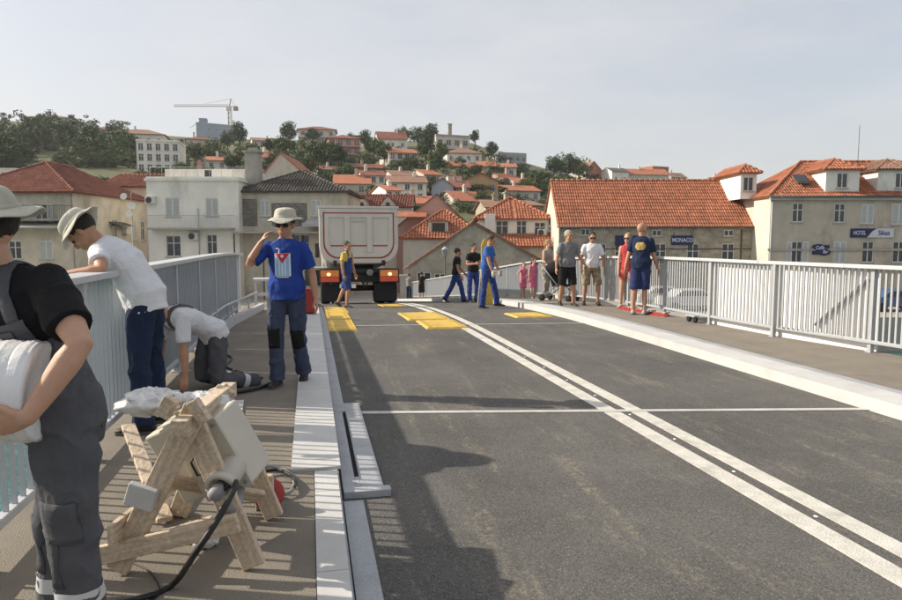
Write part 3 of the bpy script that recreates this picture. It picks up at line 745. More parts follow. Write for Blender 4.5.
def dormer(root, px0, px1, py0, py1, v, vfront, depth, roofm, label, hr=0.9):
    a, b = loc_px(root, px0, py1, vfront), loc_px(root, px1, py0, vfront)
    r = MB(); w_ = b.x - a.x; h_ = b.z - a.z; y0 = vfront - v
    mb = MB(); Xv, Yv = Vector((1, 0, 0)), Vector((0, 1, 0))
    ww, wh = 0.85, min(1.15, h_ * .6); ox = w_ * 0.5 - ww / 2; oz = h_ * 0.3
    face_wall(mb, Vector((a.x, y0, a.z)), Xv, w_, h_, [(ox, oz, ww, wh)], -Yv)
    mb.quad((a.x, y0 + depth, a.z), (a.x, y0, a.z), (a.x, y0, b.z), (a.x, y0 + depth, b.z)); mb.quad((b.x, y0, a.z), (b.x, y0 + depth, a.z), (b.x, y0 + depth, b.z), (b.x, y0, b.z))
    d = mb.build('dormer', P_WHITE, root)
    rb = MB(); e = .3; c = [Vector((a.x - e, y0 - e, b.z)), Vector((b.x + e, y0 - e, b.z)), Vector((b.x + e, y0 + depth, b.z)), Vector((a.x - e, y0 + depth, b.z))]
    m_ = Vector(((a.x + b.x) / 2, y0 + min(depth, w_) * .5, b.z + hr)); m2 = Vector(((a.x + b.x) / 2, y0 + depth, b.z + hr))
    slope(rb, [c[0], c[1], m_], 0.26); slope(rb, [c[1], c[2], m2, m_], 0.26); slope(rb, [c[3], c[0], m_, m2], 0.26)
    cap(rb, c[0], m_); cap(rb, c[1], m_); cap(rb, m_, m2)
    rb.build('dormer_roof', roofm, d)
    f = add_window(d, Vector((a.x + ox, y0, a.z + oz)), Xv, ww, wh, 'plain')
    return d
dormer(ht, 825, 860, 169.5, 196, v, v + 0.2, 4, T_ORANGE, '')
dormer(ht, 877, 925, 169.5, 196, v, v + 0.3, 4, T_BROWN, '')
dormer(ht, 740, 757, 173, 199, v, v + 3.0, 5.2, T_ORANGE, '', 0.7)
mb = MB(); q = loc_px(ht, 799, 181, v + 1.6); mb.box((q.x, 1.25, q.z + .1), (1.0, 1.2, 0.1), Matrix.Rotation(R(38), 3, 'X')); mb.box((q.x, 1.23, q.z + .16), (.8, 1.0, 0.04), Matrix.Rotation(R(38), 3, 'X'), 1)
mb.build('skylight', [M_IRON, M_GLASS], ht)
e, w, h = wall_sign('hotel_sign', 'long navy and silver sign with hotel lettering over the ground floor windows', ht, 850, 893, 228.5, 237.5, v, M_SIGN)
M_SILV = mat('sign_silver', (0.55, 0.56, 0.58), 0.4, 0.05, 4); M_NAVYL = mat('sign_blue_letters', (0.03, 0.045, 0.22), 0.5, 0.05, 4)
mb = MB(); mb.prism([Vector((-w*.12, -.084, -h*.5)), Vector((w*.5, -.084, -h*.5)), Vector((w*.5, -.084, h*.5)), Vector((w*.1, -.084, h*.5)), Vector((w*.0, -.084, h*.2))], (0, -0.01, 0)); mb.build('silver_swoosh', M_SILV, e)
text('HOTEL', h * .62, M_SIGNL, e, (-w * .30, -.092, 0), 0.004, 0, 0.72); text('Sikaa', h * .75, M_NAVYL, e, (w * .27, -.10, 0), 0.006, 0, 0.85)
e, w, h = wall_sign('cafe_sign', 'dark blue irregular cafe sign with script lettering beside the open shuttered window', ht, 812, 829, 245, 254.5, v, M_SIGN)
mb = MB(); mb.ell((-w*.15, -.05, h*.2), (w*.42, .07, h*.42)); mb.ell((w*.2, -.05, -h*.2), (w*.40, .07, h*.40)); mb.build('oval_plate', M_SIGN, e)
text('Caffe', h * .55, M_SIGNL, e, (-w * .12, -.13, h * .2), 0.004, 0.3, 0.8); text('Bar', h * .5, M_SIGNL, e, (w * .22, -.13, -h * .22), 0.004, 0.3, 0.8)
mb = MB(); q = loc_px(ht, 858, 160, v + 4); mb.tube([(q.x, 4, H + 2.6), (q.x, 4, H + 3 + 3.0)], 0.022, 5); mb.build('aerial', M_IRON, ht)

for rt_, w0, w1, zz in ((ht, -.3, 16.6, ht['dims'][2] + .02), (sh, -.2, 16.1, sh['dims'][2] - .16)):
    mb = MB(); mb.tube([(w0, -.36, zz), (w1, -.36, zz)], .07, 8); mb.build('gutter', M_IRON, rt_)
# ---- left house with dark red hip roof
v = 52
lh = px_house('corner_house', 'beige two storey house with dark red hip roof and white shutters, at the left edge', 'house', -45, 72, 193, v, QZ, 13, P_BEIGE, T_RED, 'hip', 2.7, 0.4, 0.21,
    wins=[(41, 213.5, .95, 1.45, 'open'), (11, 213.5, .8, 1.6, 'half'), (46, 250, 1.0, 1.4, 'closed'), (15, 250, 1.0, 1.4, 'plain'), (-20, 213, .9, 1.4, 'open')],
    right=[(1.8, 4.9, .95, 1.7, 'closed'), (5.9, 5.0, .9, 1.5, 'plain'), (9.4, 4.7, .9, 1.8, 'closed'), (11.3, 4.7, .8, 1.8, 'plain'), (3, 1.2, 1, 1.5, 'closed')])
balcony(lh, 4.6, 8.9 - 0.0, loc_px(lh, 40, 219, v).z, 1.1)
mb = MB(); z = loc_px(lh, 40, 222, v).z; mb.prism([Vector((2, -0.01, z)), Vector((2, -1.5, z - .4)), Vector((2, -1.5, z - .5)), Vector((2, -0.01, z - .12))], (6.6, 0, 0)); mb.build('awning', M_CONCR, lh)
mb = MB(); W, D, H = lh['dims']; mb.prism([Vector((W + .01, 5.4, 6.3)), Vector((W + .9, 5.4, 6.0)), Vector((W + .9, 5.4, 5.93)), Vector((W + .01, 5.4, 6.2))], (0, 2.6, 0)); mb.build('window_hood', M_IRON, lh)
ac = MB(); ac.bx(W + .02, W + .4, 7.6, 8.5, 5.3, 5.9); ac.build('air_conditioner', M_AC, lh)
mb = MB(); mb.tube([(W - .05, -.07, 0.2), (W - .05, -.07, H - .1)], 0.055, 6); mb.build('downpipe', M_CONCR, lh)
# annexe behind it
px_house('red_roofed_annexe', 'low plain house with flat red roof behind the beige corner house', 'house', 98, 166, 187, 66, QZ, 9, P_BEIGE, T_RED, 'gx', 1.4, 0.3, 0.28, wins=[(141, 212, .9, 1.4, 'plain'), (121, 212, .9, 1.4, 'plain')])

# ---- white flat roofed building with balcony
v = 55
wh = px_house('white_building', 'whitewashed flat roofed building with a long balcony, left of the dark roof', 'building', 146, 238, 181, v, QZ, 9, P_WHITE, P_WHITE, 'flat', 0.35, 0, 0,
    wins=[(172.5, 207, 1.15, 1.55, 'closed'), (212, 207, 1.0, 1.45, 'closed'), (173.5, 246, 1.2, 1.7, 'plain'), (212, 245, .85, 1.7, 'plain')])
balcony(wh, 0.35, 7.0, loc_px(wh, 190, 228, v).z, 1.0, M_SHUTG)
ac_unit(wh, *[loc_px(wh, 189.5, 240, v)[i] for i in (0, 2)]); ac_unit(wh, *[loc_px(wh, 146.8, 204, v)[i] for i in (0, 2)])
mb = MB(); a = loc_px(wh, 165, 179, v + 2.5); b = loc_px(wh, 252, 169, v + 2.5); face_wall(mb, Vector((a.x, 2.5, a.z - .4)), Vector((1, 0, 0)), b.x - a.x, b.z - a.z + .4, [(3.3, 0.55, .6, .6)], Vector((0, -1, 0)))
mb.bx(a.x, b.x, 2.71, 6.5, a.z - .4, b.z - .02); t = mb.build('roof_terrace', P_WHITE, wh)
mb = MB(); mb.bx(a.x + 3.35, a.x + 3.85, 2.58, 2.6, a.z + .2, a.z + .7); mb.build('pane', M_GLASS, t)
mb = MB()
for i in range(9):
    x = 0.3 + i * .95; mb.tube([(x, 0.1, H * 0 + wh['dims'][2] + .35), (x, 0.1, wh['dims'][2] + 1.1)], .02, 5)
mb.tube([(0.3, .1, wh['dims'][2] + 1.1), (7.9, .1, wh['dims'][2] + 1.1)], .02, 5); mb.build('roof_rail', M_SHUTG, wh)
mb = MB(); mb.tube([(4.1, -.06, 3.2), (4.1, -.06, 7.3)], 0.045, 6); mb.build('downpipe', M_SHUTG, wh)

# ---- stone house with black hip roof
v = 56
dh = px_house('dark_roofed_house', 'pale stone house with a blackened hip roof behind the man in the blue shirt', 'house', 240, 346, 192.5, v, QZ, 8.7, P_BEIGE, T_DARK, 'hip', 2.1, 0.35, 0.25,
    wins=[(265, 208, .75, 1.35, 'closed'), (283 + 33, 208, .75, 1.35, 'closed'), (262, 250, .9, 1.5, 'closed'), (300, 246, 1.6, 1.9, 'plain')])
M2 = MB(); a = loc_px(dh, 241, 226, v); b = loc_px(dh, 257, 199, v); M2.bx(a.x, b.x, -.03, -.004, a.z, b.z); a = loc_px(dh, 272, 226, v); b = loc_px(dh, 307, 203, v); M2.bx(a.x, b.x, -.03, -.004, a.z, b.z); M2.build('bare_stonework', M_STONE_D, dh)
M2 = MB(); z = loc_px(dh, 290, 232, v).z; M2.bx(-.2, 8.9, -1.8, -.005, z - .12, z); M2.build('canopy', M_CONCR, dh)
M2 = MB()
for x in (-.1, 2.2, 4.6, 6.9): M2.bx(x, x + .1, -1.75, -1.65, 0, z - .121)
M2.build('canopy_posts', M_IRON, dh)
M2 = MB(); M2.bx(5.4, 8.6, -1.8, -.5, z + .5, z + .7); M2.prism([Vector((5.4, -.02, z + 1.0)), Vector((5.4, -1.9, z + .45)), Vector((5.4, -1.9, z + .4)), Vector((5.4, -.02, z + .93))], (3.4, 0, 0)); M2.build('sun_canopy', P_GREY, dh)
chimney(dh, loc_px(dh, 254, 180, v + 2).x, 2, 7.2, loc_px(dh, 254, 153, v + 2).z, 1.15, M_CONCR)
# white gable behind it
px_house('white_gable_house', 'white gabled house with a sliver of orange roof, rising behind the blackened roof', 'house', 258, 312, 181, 72, QZ + 1, 9, P_CREAM, T_ORANGE, 'gy', 2.9, 0.2, 0, ridge_off=2.4)

# ---- low stone gable and red roofs behind the truck
v = 47
gh = px_house('stone_gable_house', 'low weathered stone gable end facing the bridge, behind the navy shirted workers', 'house', 408, 552, 268, v, QZ, 8, M_STONE2, T_BROWN, 'gy', 3.05, 0.25, 0.25, ridge_off=4.5,
    wins=[(496, 263, .75, 1.5, 'plain'), (424, 285, 1.0, 1.8, 'door'), (440, 282, .8, 1.2, 'plain')])
v = 58
rh = px_house('dormer_house', 'house with bright orange roof and a single square dormer right of the truck box', 'house', 403, 484, 239, v, QZ, 6.6, P_CREAM, T_ORANGE, 'hip', 2.5, 0.25, 0.25)
q = loc_px(rh, 438.5, 229, v + .9)
mb = MB(); mb.bx(q.x - .85, q.x + .85, .5, 3, q.z - .9, q.z + .62); d = mb.build('dormer', P_CREAM, rh)
mb = MB(); mb.prism([Vector((q.x - 1, .4, q.z + .62)), Vector((q.x + 1, .4, q.z + .62)), Vector((q.x, .4, q.z + 1.0))], (0, 2.6, 0)); mb.build('dormer_roof', T_ORANGE, d)
mb = MB(); mb.bx(q.x - .55, q.x + .55, .46, .497, q.z - .5, q.z + .5); mb.build('shutter', M_SHUTD, d)
v = 62
ph = px_house('pink_gable_house', 'faded pink gabled house with a black window, between truck and orange roofs', 'house', 396, 472, 228, v, QZ, 9, P_PINK, T_BROWN, 'gy', 3.0, 0.2, 0.0, ridge_off=3.7,
    wins=[(421, 210, 1.4, .75, 'closed', M_SHUTD)])
mb = MB(); q = loc_px(ph, 408, 217, v); mb.prism([Vector((.2, -.01, q.z + .5)), Vector((.2, -1.2, q.z)), Vector((.2, -1.2, q.z - .08)), Vector((.2, -.01, q.z + .4))], (2.6, 0, 0)); mb.build('lean_to_roof', T_ORANGE, ph)
v = 60
oh = px_house('orange_gable_house', 'orange gabled house with air conditioners and white windows behind the grey shirted man', 'house', 478, 549, 219.5, v, QZ, 8, P_WHITE, T_ORANGE, 'hip', 2.05, 0.35, 0.25,
    wins=[(502, 228, 1.1, 1.3, 'plain'), (521.5, 228, .9, 1.3, 'plain'), (540, 229, 1.0, 1.2, 'plain')])
mb = MB(); a = loc_px(oh, 480, 222, v)
mb.bx(a.x + .4, a.x + 1.3, -.5, -.01, a.z - 1.3, a.z + .7); mb.build('chimney', P_WHITE, oh)
ac_unit(oh, *[loc_px(oh, 537, 236, v)[i] for i in (0, 2)]); ac_unit(oh, *[loc_px(oh, 548, 232, v)[i] for i in (0, 2)])
mb = MB(); a = loc_px(oh, 497, 234, v); b = loc_px(oh, 551, 246, v); slope(mb, [Vector((a.x, -2.2, b.z)), Vector((b.x, -2.2, b.z)), Vector((b.x, -.01, a.z)), Vector((a.x, -.01, a.z))], 0.25)
mb.build('lean_to_roof', T_ORANGE, oh)
mb = MB(); mb.bx(a.x, b.x, -2.0, -.02, 0, b.z - .12); mb.build('lean_to_wall', M_STONE2, oh)
# twin gablets above the truck
v = 78
tg = px_house('twin_gablet_house', 'house with two small white gablets in a red roof just above the truck', 'house', 346, 412, 207, v, QZ + 1.5, 7, P_CREAM, T_RED, 'gx', 1.4, 0.3, 0.3)
for px in (362, 388):
    q = loc_px(tg, px, 206, v); mb = MB(); mb.prism([Vector((q.x - .85, -.15, q.z - .3)), Vector((q.x + .85, -.15, q.z - .3)), Vector((q.x + .85, -.15, q.z + .15)), Vector((q.x, -.15, q.z + 1.15)), Vector((q.x - .85, -.15, q.z + .15))], (0, 2.0, 0)); d = mb.build('gablet', P_CREAM, tg)
    mb = MB(); mb.lathe([(.001, 0), (.24, 0), (.24, .02), (.001, .02)], 12, Matrix.Translation((q.x, -.152, q.z + .2)) @ Matrix.Rotation(R(90), 4, 'X')); mb.build('round_window', M_GLASS, d)
    mb = MB()
    for s in (-1, 1): mb.beam((q.x + s * 1.0, .85, q.z + .05), (q.x, .85, q.z + 1.25), 2.2, .09, (0, 0, 1)) if False else mb.prism([Vector((q.x + s * 1.0, -.25, q.z + .0)), Vector((q.x, -.25, q.z + 1.18)), Vector((q.x, -.25, q.z + 1.28)), Vector((q.x + s * 1.1, -.25, q.z + .02))], (0, 2.1, 0))
    mb.build('gablet_roof', T_RED, d)

# ================================================================== HILL
SKY = [(-400, 100), (-60, 112), (0, 122), (60, 126), (130, 134), (200, 141), (300, 142), (400, 142), (480, 145), (530, 168), (600, 183), (680, 186), (760, 188), (1000, 190), (1500, 195)]
def sky_y(px):
    for (a, b), (c, d) in zip(SKY, SKY[1:]):
        if px <= c: return b + (d - b) * max(0, px - a) / (c - a)
    return SKY[-1][1]
def hill_z(u, v):
    px = 451 + 680 * u / max(v, 20)
    top = 1.6 + (239 - sky_y(px)) / 680 * 300
    t = (v - 75) / 225.0
    if t <= 0: return QZ
    if t < 1: z = QZ + (top - QZ) * (t ** 0.92)
    else: z = top - (v - 300) * 0.06
    z += 0.8 * noise.noise(Vector((u * .03, v * .03, 0))) * min(1, t * 4)
    return z
def on_hill(px, py):
    v = 78.0
    while v < 330:
        p = at_v(px, py, v)
        if p.z <= hill_z(p.dot(RT), v): return p, v
        v += 1.0
    v = 285; p = at_v(px, py, v); return Vector((p.x, p.y, hill_z(p.dot(RT), v))), v
M_HILL = mat('hill_ground', (0.10, 0.105, 0.045), 0.95, 0.3, 0.08, 0.6, 1.2, stain=0.6, stain_col=(0.055, 0.075, 0.032), fine=0.3)
mb = MB(); U = [-330 + 12 * i for i in range(66)]; Vv = [74 + 7 * i for i in range(60)]
vs = []; fs = []
for vv in Vv:
    for uu in U:
        p = uv(uu * (vv / 250.0 + 0.35), vv); vs.append((p.x, p.y, hill_z(uu * (vv / 250.0 + 0.35), vv)))
n = len(U)
for j in range(len(Vv) - 1):
    for i in range(n - 1): fs.append((j*n+i, j*n+i+1, (j+1)*n+i+1, (j+1)*n+i))
mb.add(vs, fs, 0, True); struct(mb.build('hill', M_HILL))

# ---- hillside houses: pixel box, base row -> distance from the slope
def hill_house(name, label, x0, x1, y_eave, y_base, wall, roof, kind, roof_px, depth_m, grid=None, win=(1.0, 1.3), style='plain', side_wall=None, rot=0.0, over=.55, v=None, cat='house', ridge_off=None, band=False):
    pm, vh = on_hill((x0 + x1) / 2, y_base)
    v = v or vh
    p0 = at_v(x0, y_eave, v); p1 = at_v(x1, y_eave, v); pb = at_v((x0 + x1) / 2, y_base, v)
    u0, u1 = p0.dot(RT), p1.dot(RT); zb = min(pb.z, hill_z((u0 + u1) / 2, v), hill_z(u0, v), hill_z(u1, v)) - 0.8; ze = p0.z
    rr = random.Random(int(x0 * 7 + y_base)); rot = rot or R(rr.choice([8, 14, 20, 26, 32])) * (0 if name in ('terraced_house', 'shade_gable_house') else 1)
    hr = roof_px / F * v
    u1 = u0 + (u1 - u0) * (0.97 if rot == 0 else 0.90)
    ops = []; W = u1 - u0; zvis = pb.z - zb; Hh = ze - zb
    if grid:
        c, r = grid
        for j in range(r):
            for i in range(c):
                hh = min(win[1], (Hh - zvis) / r * .68); ww = min(win[0], W / c * .6)
                x = W * (i + .5) / c - ww / 2; z = zvis + (Hh - zvis) * (j + .5) / r - hh / 2
                ops.append((x, z, ww, hh, style))
    h = house(name, label, cat, u0, u1, v, zb, ze, depth_m, wall, roof, kind, hr, over, 0.0, front=ops, rot=rot, side_wall=side_wall, ridge_off=ridge_off,
              left=[(depth_m * .3, zvis + .9, .9, 1.2, 'plain'), (depth_m * .62, zvis + .9, .9, 1.2, 'plain')] if Hh - zvis > 2.4 else ())
    if kind != 'flat' and not band: chimney(h, W * rr.uniform(.25, .75), depth_m * .45, Hh + hr * .5, Hh + hr + rr.uniform(.5, 1.1), .55, wall)
    if band:
        r = grid[1]
        for j in range(1, r):
            z = zvis + (Hh - zvis) * j / r
            balcony(h, 0.2, W - .2, z, 1.3, M_SHUTG if wall is not P_ROSE else P_ROSE, wall, 0.9, 0.3)
    return h
HH = hill_house
HH('hill_villa', 'long villa with pale walls and brown roof on the wooded ridge, farthest left', 21, 74, 117, 128, P_CREAM, T_BROWN, 'hip', 5, 14, (6, 1))
HH('hill_villa', 'low brown roofed villa on the ridge between the wood and the white cube', 92, 118, 129, 138, P_CREAM, T_BROWN, 'hip', 5, 12, (3, 1))
HH('hill_villa', 'brown roofed villa with white wall just behind the white cube building', 110, 166, 133, 145, P_WHITE, T_BROWN, 'hip', 7, 12, (5, 1))
HH('white_cube_building', 'white cube shaped modern building with rows of dark windows on the slope', 136, 181, 141, 173, P_WHITE, P_WHITE, 'flat', 2, 11, (5, 3), (2.2, 1.6), cat='building')
HH('blue_grey_building', 'unfinished blue grey concrete building beneath the tower crane', 196, 240, 124, 141, P_BLUE, P_BLUE, 'flat', 2, 12, (5, 2), (.9, .8), cat='building')
HH('stair_tower', 'narrow blue grey stair tower beside the unfinished concrete building', 199, 207, 119, 139, P_BLUE, P_BLUE, 'flat', 1, 4, cat='building', v=266)
HH('hill_house', 'small house with red roof below the blue grey building', 186, 214, 139, 150, P_CREAM, T_RED, 'hip', 5, 9, (3, 1))
HH('hill_house', 'low terracotta house between the crane building and the cream hillside house', 252, 282, 140, 147, P_CREAM, T_BROWN, 'gx', 4, 9, (4, 1))
HH('hill_house', 'cream hillside house with hip roof and balconies, at the top left of the pink block', 298, 339, 129, 145, P_CREAM, T_RED, 'hip', 5, 11, (4, 2), (1.4, 1.6), band=True)
HH('pink_block', 'rose pink apartment block with long balconies and red roof on the hillside', 328, 364, 138, 162, P_ROSE, T_RED, 'hip', 6, 11, (4, 3), (1.6, 1.7), band=True, cat='building')
HH('hill_house', 'white house with bright red roof on the crest right of the pink block', 378, 411, 138, 150, P_WHITE, T_RED, 'gx', 8, 9, (3, 1), side_wall=P_WHITE)
HH('hill_house', 'pale house with red roof and a deep columned balcony on the slope', 389, 423, 152, 168, P_CREAM, T_ORANGE, 'gx', 6, 10, (4, 2), (1.8, 1.7), band=True)
h = HH('hill_villa', 'cream villa with a tall chimney and flat roof at the highest point of the hill', 436, 476, 136, 160, P_CREAM, M_CONCR, 'flat', 2, 11, (4, 2), (1.6, 1.7), band=True); W, D, H = h['dims']
chimney(h, W * .5, 3, H, H + 4.2, 1.1, M_CONCR, False); chimney(h, W * .08, 3, H, H + 2.6, .9, M_CONCR, False)
HH('hill_house', 'white house with wide brown hip roof under the villa with the tall chimney', 447, 486, 153, 163, P_WHITE, T_BROWN, 'hip', 8, 10, (4, 1))
HH('hill_house', 'pale grey stepped house on the ridge, farthest right of the hilltop houses', 498, 533, 155, 168, P_GREY, P_GREY, 'flat', 3, 10, (5, 2), (1.3, 1.3))
for i, (a, b, lab) in enumerate(((447, 461, 'white terraced house with orange roof, leftmost of the terrace row'), (461.5, 477, 'white terraced house with orange roof, second of the terrace row'), (477.5, 496, 'white terraced house with orange roof, third of the terrace row'), (496.5, 517, 'white terraced house with orange roof, rightmost of the terrace row'))):
    HH('terraced_house', lab, a, b, 166 + i % 2, 178, P_WHITE if i % 2 else P_CREAM, T_ORANGE, 'gx', 6 - i % 2, 8, (2, 1), v=178 + i)
HH('ochre_house', 'ochre house with orange roof below the terrace row', 463, 503, 181, 194, P_OCHRE, T_ORANGE, 'gy', 8, 9, (3, 1), (1.0, 1.4))
HH('white_house', 'white house with shade painted grey blue on its gable side in the middle of the town', 388, 431, 182, 201, P_WHITE, T_BROWN, 'gx', 8, 9, (3, 2), (.9, 1.1), side_wall=P_WHITE)
HH('shade_gable_house', 'gable end with its shade painted blue grey, joined to the white house in the middle of the town', 431.5, 454, 186, 201, P_BLUE, T_BROWN, 'gy', 8, 9, None, v=126)  # gable lies in shade; that shade is put into its wall colour
HH('cream_house', 'narrow cream house right of the shade painted gable', 448, 464, 176, 200, P_CREAM, T_ORANGE, 'flat', 1, 7, (1, 2), v=140)
HH('orange_roofed_house', 'low house with wide orange roof above the orange gable house', 456, 492, 200, 208, P_CREAM, T_ORANGE, 'gx', 10, 8, (3, 1))
HH('orange_roofed_house', 'low house with orange roof and pale wall left of the big stone house roof', 504, 549, 190, 202, P_CREAM, T_ORANGE, 'gx', 6, 8, (4, 1), (1.0, 1.2))
HH('brown_shed', 'long brown roofed shed left of the big orange roof, low in the town', 508, 552, 205, 215, M_STONE, T_BROWN, 'gx', 6, 8, (3, 1), v=84)
HH('orange_roofed_house', 'house with orange roof and dark gable left above the truck', 334, 374, 183, 195, P_CREAM, T_ORANGE, 'gx', 10, 9, (2, 1))
HH('white_house', 'small white house with red roof right behind the orange roof above the truck', 362, 388, 175, 192, P_WHITE, T_RED, 'gx', 6, 8, (3, 2), (.9, 1.2))
HH('hill_house', 'wide red roofed house under the pink block', 350, 392, 167, 176, P_PINK, T_RED, 'gx', 5, 8, (4, 1))
HH('white_house', 'white two storey house with orange roof left of the white house with the shaded gable', 386, 404, 190, 206, P_WHITE, T_ORANGE, 'gx', 6, 7, (2, 2), (.9, 1.2), v=108)
HH('brick_house', 'raw red brick house with gable above the long orange roof', 586, 609, 169, 184, P_BRICK, T_BROWN, 'gy', 8, 9, (2, 1), side_wall=P_CREAM)
HH('hill_house', 'white house with dark roof between the brick house and the terracotta roofs', 612, 634, 171, 186, P_WHITE, T_DARK, 'gx', 4, 8, (2, 1))
HH('hill_house', 'pale house with wide terracotta roof above the long orange roof', 629, 676, 174, 186, P_CREAM, T_ORANGE, 'gx', 6, 9, (4, 1))
HH('brick_house', 'flat red brick upper storey behind the terracotta roof', 653, 676, 167, 180, P_BRICK, P_BRICK, 'flat', 1, 8, (3, 1))
HH('hill_house', 'dark roofed low house right of the terracotta roofs', 672, 692, 177, 186, P_GREY, T_BROWN, 'gx', 5, 8)
HH('hill_house', 'red roofed house peeping out left of the hotel', 706, 737, 184, 192, P_CREAM, T_RED, 'hip', 8, 9)
HH('red_house', 'dark red house below the wood at the left', 18, 60, 172, 186, P_RED, T_RED, 'hip', 8, 10, (4, 1), (.9, 1.1))
HH('white_house', 'small white balustraded house left of the dark red house', -6, 17, 169, 182, P_WHITE, P_WHITE, 'flat', 1, 8, (4, 1))
HH('orange_roofed_house', 'house with orange roof and white gable behind the wooded gap, above the blackened roof', 262, 292, 157, 170, P_WHITE, T_ORANGE, 'gx', 7, 8, (2, 1))

HH('hill_house', 'low brown roofed house directly under the rose pink block', 318, 346, 169, 178, P_CREAM, T_BROWN, 'gx', 5, 8, (3, 1))
HH('hill_house', 'pale house with dark roof half way down between pink block and white houses', 392, 420, 175, 184, P_CREAM, T_BROWN, 'gx', 6, 8, (3, 1))
HH('hill_house', 'small orange roofed house left under the terrace row', 424, 446, 174, 184, P_CREAM, T_ORANGE, 'gx', 6, 8, (2, 1))
HH('hill_house', 'pinkish house with red roof at the right end below the terrace row', 503, 527, 178, 188, P_PINK, T_RED, 'gx', 6, 8, (2, 1))
HH('orange_roofed_house', 'low house with orange roof between the twin gablets and the pink gable', 404, 436, 203, 211, P_CREAM, T_ORANGE, 'gx', 8, 7, (2, 1), v=92)
HH('brown_shed', 'brown roofed shed wedged beside the orange gabled house', 486, 512, 207, 216, M_STONE, T_BROWN, 'gx', 8, 7, None, v=80)
HH('hill_house', 'pale house with red roof between the ochre house and the cream narrow house', 452, 472, 187, 199, P_PINK, T_RED, 'gx', 7, 7, (2, 1), v=132)
HH('hill_house', 'cream house with orange roof just left of the grove', 516, 540, 183, 194, P_CREAM, T_ORANGE, 'gx', 6, 8, (3, 1))
HH('hill_house', 'white house on the crest between cream hillside house and white crest house', 346, 372, 139, 148, P_WHITE, T_RED, 'hip', 5, 8, (3, 1))
HH('red_roofed_barn', 'dark red roofed barn behind the flat roofed whitewashed building', 168, 214, 174, 186, P_PINK, T_RED, 'gx', 7, 8, (4, 1), v=96)
HH('hill_house', 'small white house on the slope right of the white cube building', 206, 228, 160, 170, P_WHITE, T_ORANGE, 'gx', 5, 8, (2, 1))

# ---- tower crane
base = at_v(230.5, 137, 275); base.z = hill_z(base.dot(RT), 275) - 0.3
cr = empty('tower_crane', base, -YAW); tag(cr, 'thin tower crane with long jib above the blue grey building', 'crane')
M_CRANE = mat('crane_steel', (0.42, 0.38, 0.30), 0.6, 0.1, 1)
hm = at_v(230.5, 106.5, 275).z - base.z; sx = 275 / F
mb = MB(); w = .55
for sxx in (-1, 1):
    for syy in (-1, 1): mb.beam((sxx*w, syy*w, 0), (sxx*w, syy*w, hm), .15, .15)
k = int(hm / 1.6)
for i in range(k):
    z = hm * i / k; z2 = hm * (i + 1) / k
    for s in (-1, 1): mb.beam((-w*s, -w, z), (w*s, -w, z2), .1, .1); mb.beam((-w, w*s, z), (-w, -w*s, z2), .1, .1)
mb.build('mast', M_CRANE, cr)
L0, L1 = (176 - 230.5) * sx, (236 - 230.5) * sx
mb = MB()
for s in (-1, 1): mb.beam((L0, s*.3, hm), (L1 + 1, s*.3, hm), .13, .13)
mb.beam((L0, 0, hm + .7), (0, 0, hm + .7), .11, .11)
for i in range(16):
    x = L0 * i / 16; x2 = L0 * (i + .5) / 16; x3 = L0 * (i + 1) / 16
    mb.beam((x, .4, hm), (x2, 0, hm + .7), .06, .06); mb.beam((x2, 0, hm + .7), (x3, -.4, hm), .08, .08)
mb.build('jib', M_CRANE, cr)
mb = MB(); mb.beam((0, 0, hm), (.6, 0, hm + 3), .3, .3); mb.beam((.6, 0, hm + 3), (L1 + 1, 0, hm + 5.2) if False else (L1, 0, hm + .3), .08, .08); mb.beam((.6, 0, hm + 3), (L0 * .45, 0, hm + 1), .07, .07); mb.build('apex', M_CRANE, cr)
mb = MB(); mb.bx(L1 - .6, L1 + 1, -.6, .6, hm - 1.6, hm - .12); mb.build('counterweight', M_CONCR, cr)
mb = MB(); mb.bx(-.9, .5, -1.5, -.56, hm - 1.8, hm - .15); mb.build('cab', P_WHITE, cr)

# ---- trees
def leaf_mat(name, a, b):
    m = bpy.data.materials.new(name); m.use_nodes = True; N, L = m.node_tree.nodes, m.node_tree.links; bs = N['Principled BSDF']
    g = N.new('ShaderNodeNewGeometry'); oi = N.new('ShaderNodeObjectInfo')
    ns = N.new('ShaderNodeTexNoise'); ns.inputs['Scale'].default_value = 0.35; ns.inputs['Detail'].default_value = 3; L.new(g.outputs['Position'], ns.inputs['Vector'])
    ad = N.new('ShaderNodeMath'); ad.operation = 'ADD'; L.new(g.outputs['Random Per Island'], ad.inputs[0]); L.new(ns.outputs['Fac'], ad.inputs[1])
    ad2 = N.new('ShaderNodeMath'); ad2.operation = 'ADD'; L.new(ad.outputs[0], ad2.inputs[0]); L.new(oi.outputs['Random'], ad2.inputs[1])
    mr = N.new('ShaderNodeMapRange'); mr.inputs[1].default_value = 0.5; mr.inputs[2].default_value = 2.2; L.new(ad2.outputs[0], mr.inputs[0])
    mx = N.new('ShaderNodeMix'); mx.data_type = 'RGBA'; mx.inputs[6].default_value = (*a, 1); mx.inputs[7].default_value = (*b, 1); L.new(mr.outputs[0], mx.inputs[0])
    L.new(mx.outputs[2], bs.inputs['Base Color']); bs.inputs['Roughness'].default_value = 0.7; bs.inputs['Specular IOR Level'].default_value = 0.2
    bs.inputs['Subsurface Weight'].default_value = 0.0
    return m
L_GREEN = leaf_mat('leaves_green', (0.026, 0.052, 0.016), (0.085, 0.125, 0.036))
L_PINE = leaf_mat('leaves_pine', (0.018, 0.038, 0.015), (0.055, 0.092, 0.030))
L_OLIVE = leaf_mat('leaves_olive', (0.045, 0.070, 0.028), (0.125, 0.150, 0.062))
M_BARK = mat('bark', (0.12, 0.085, 0.06), 0.95, 0.25, 3, 0.5, 12)
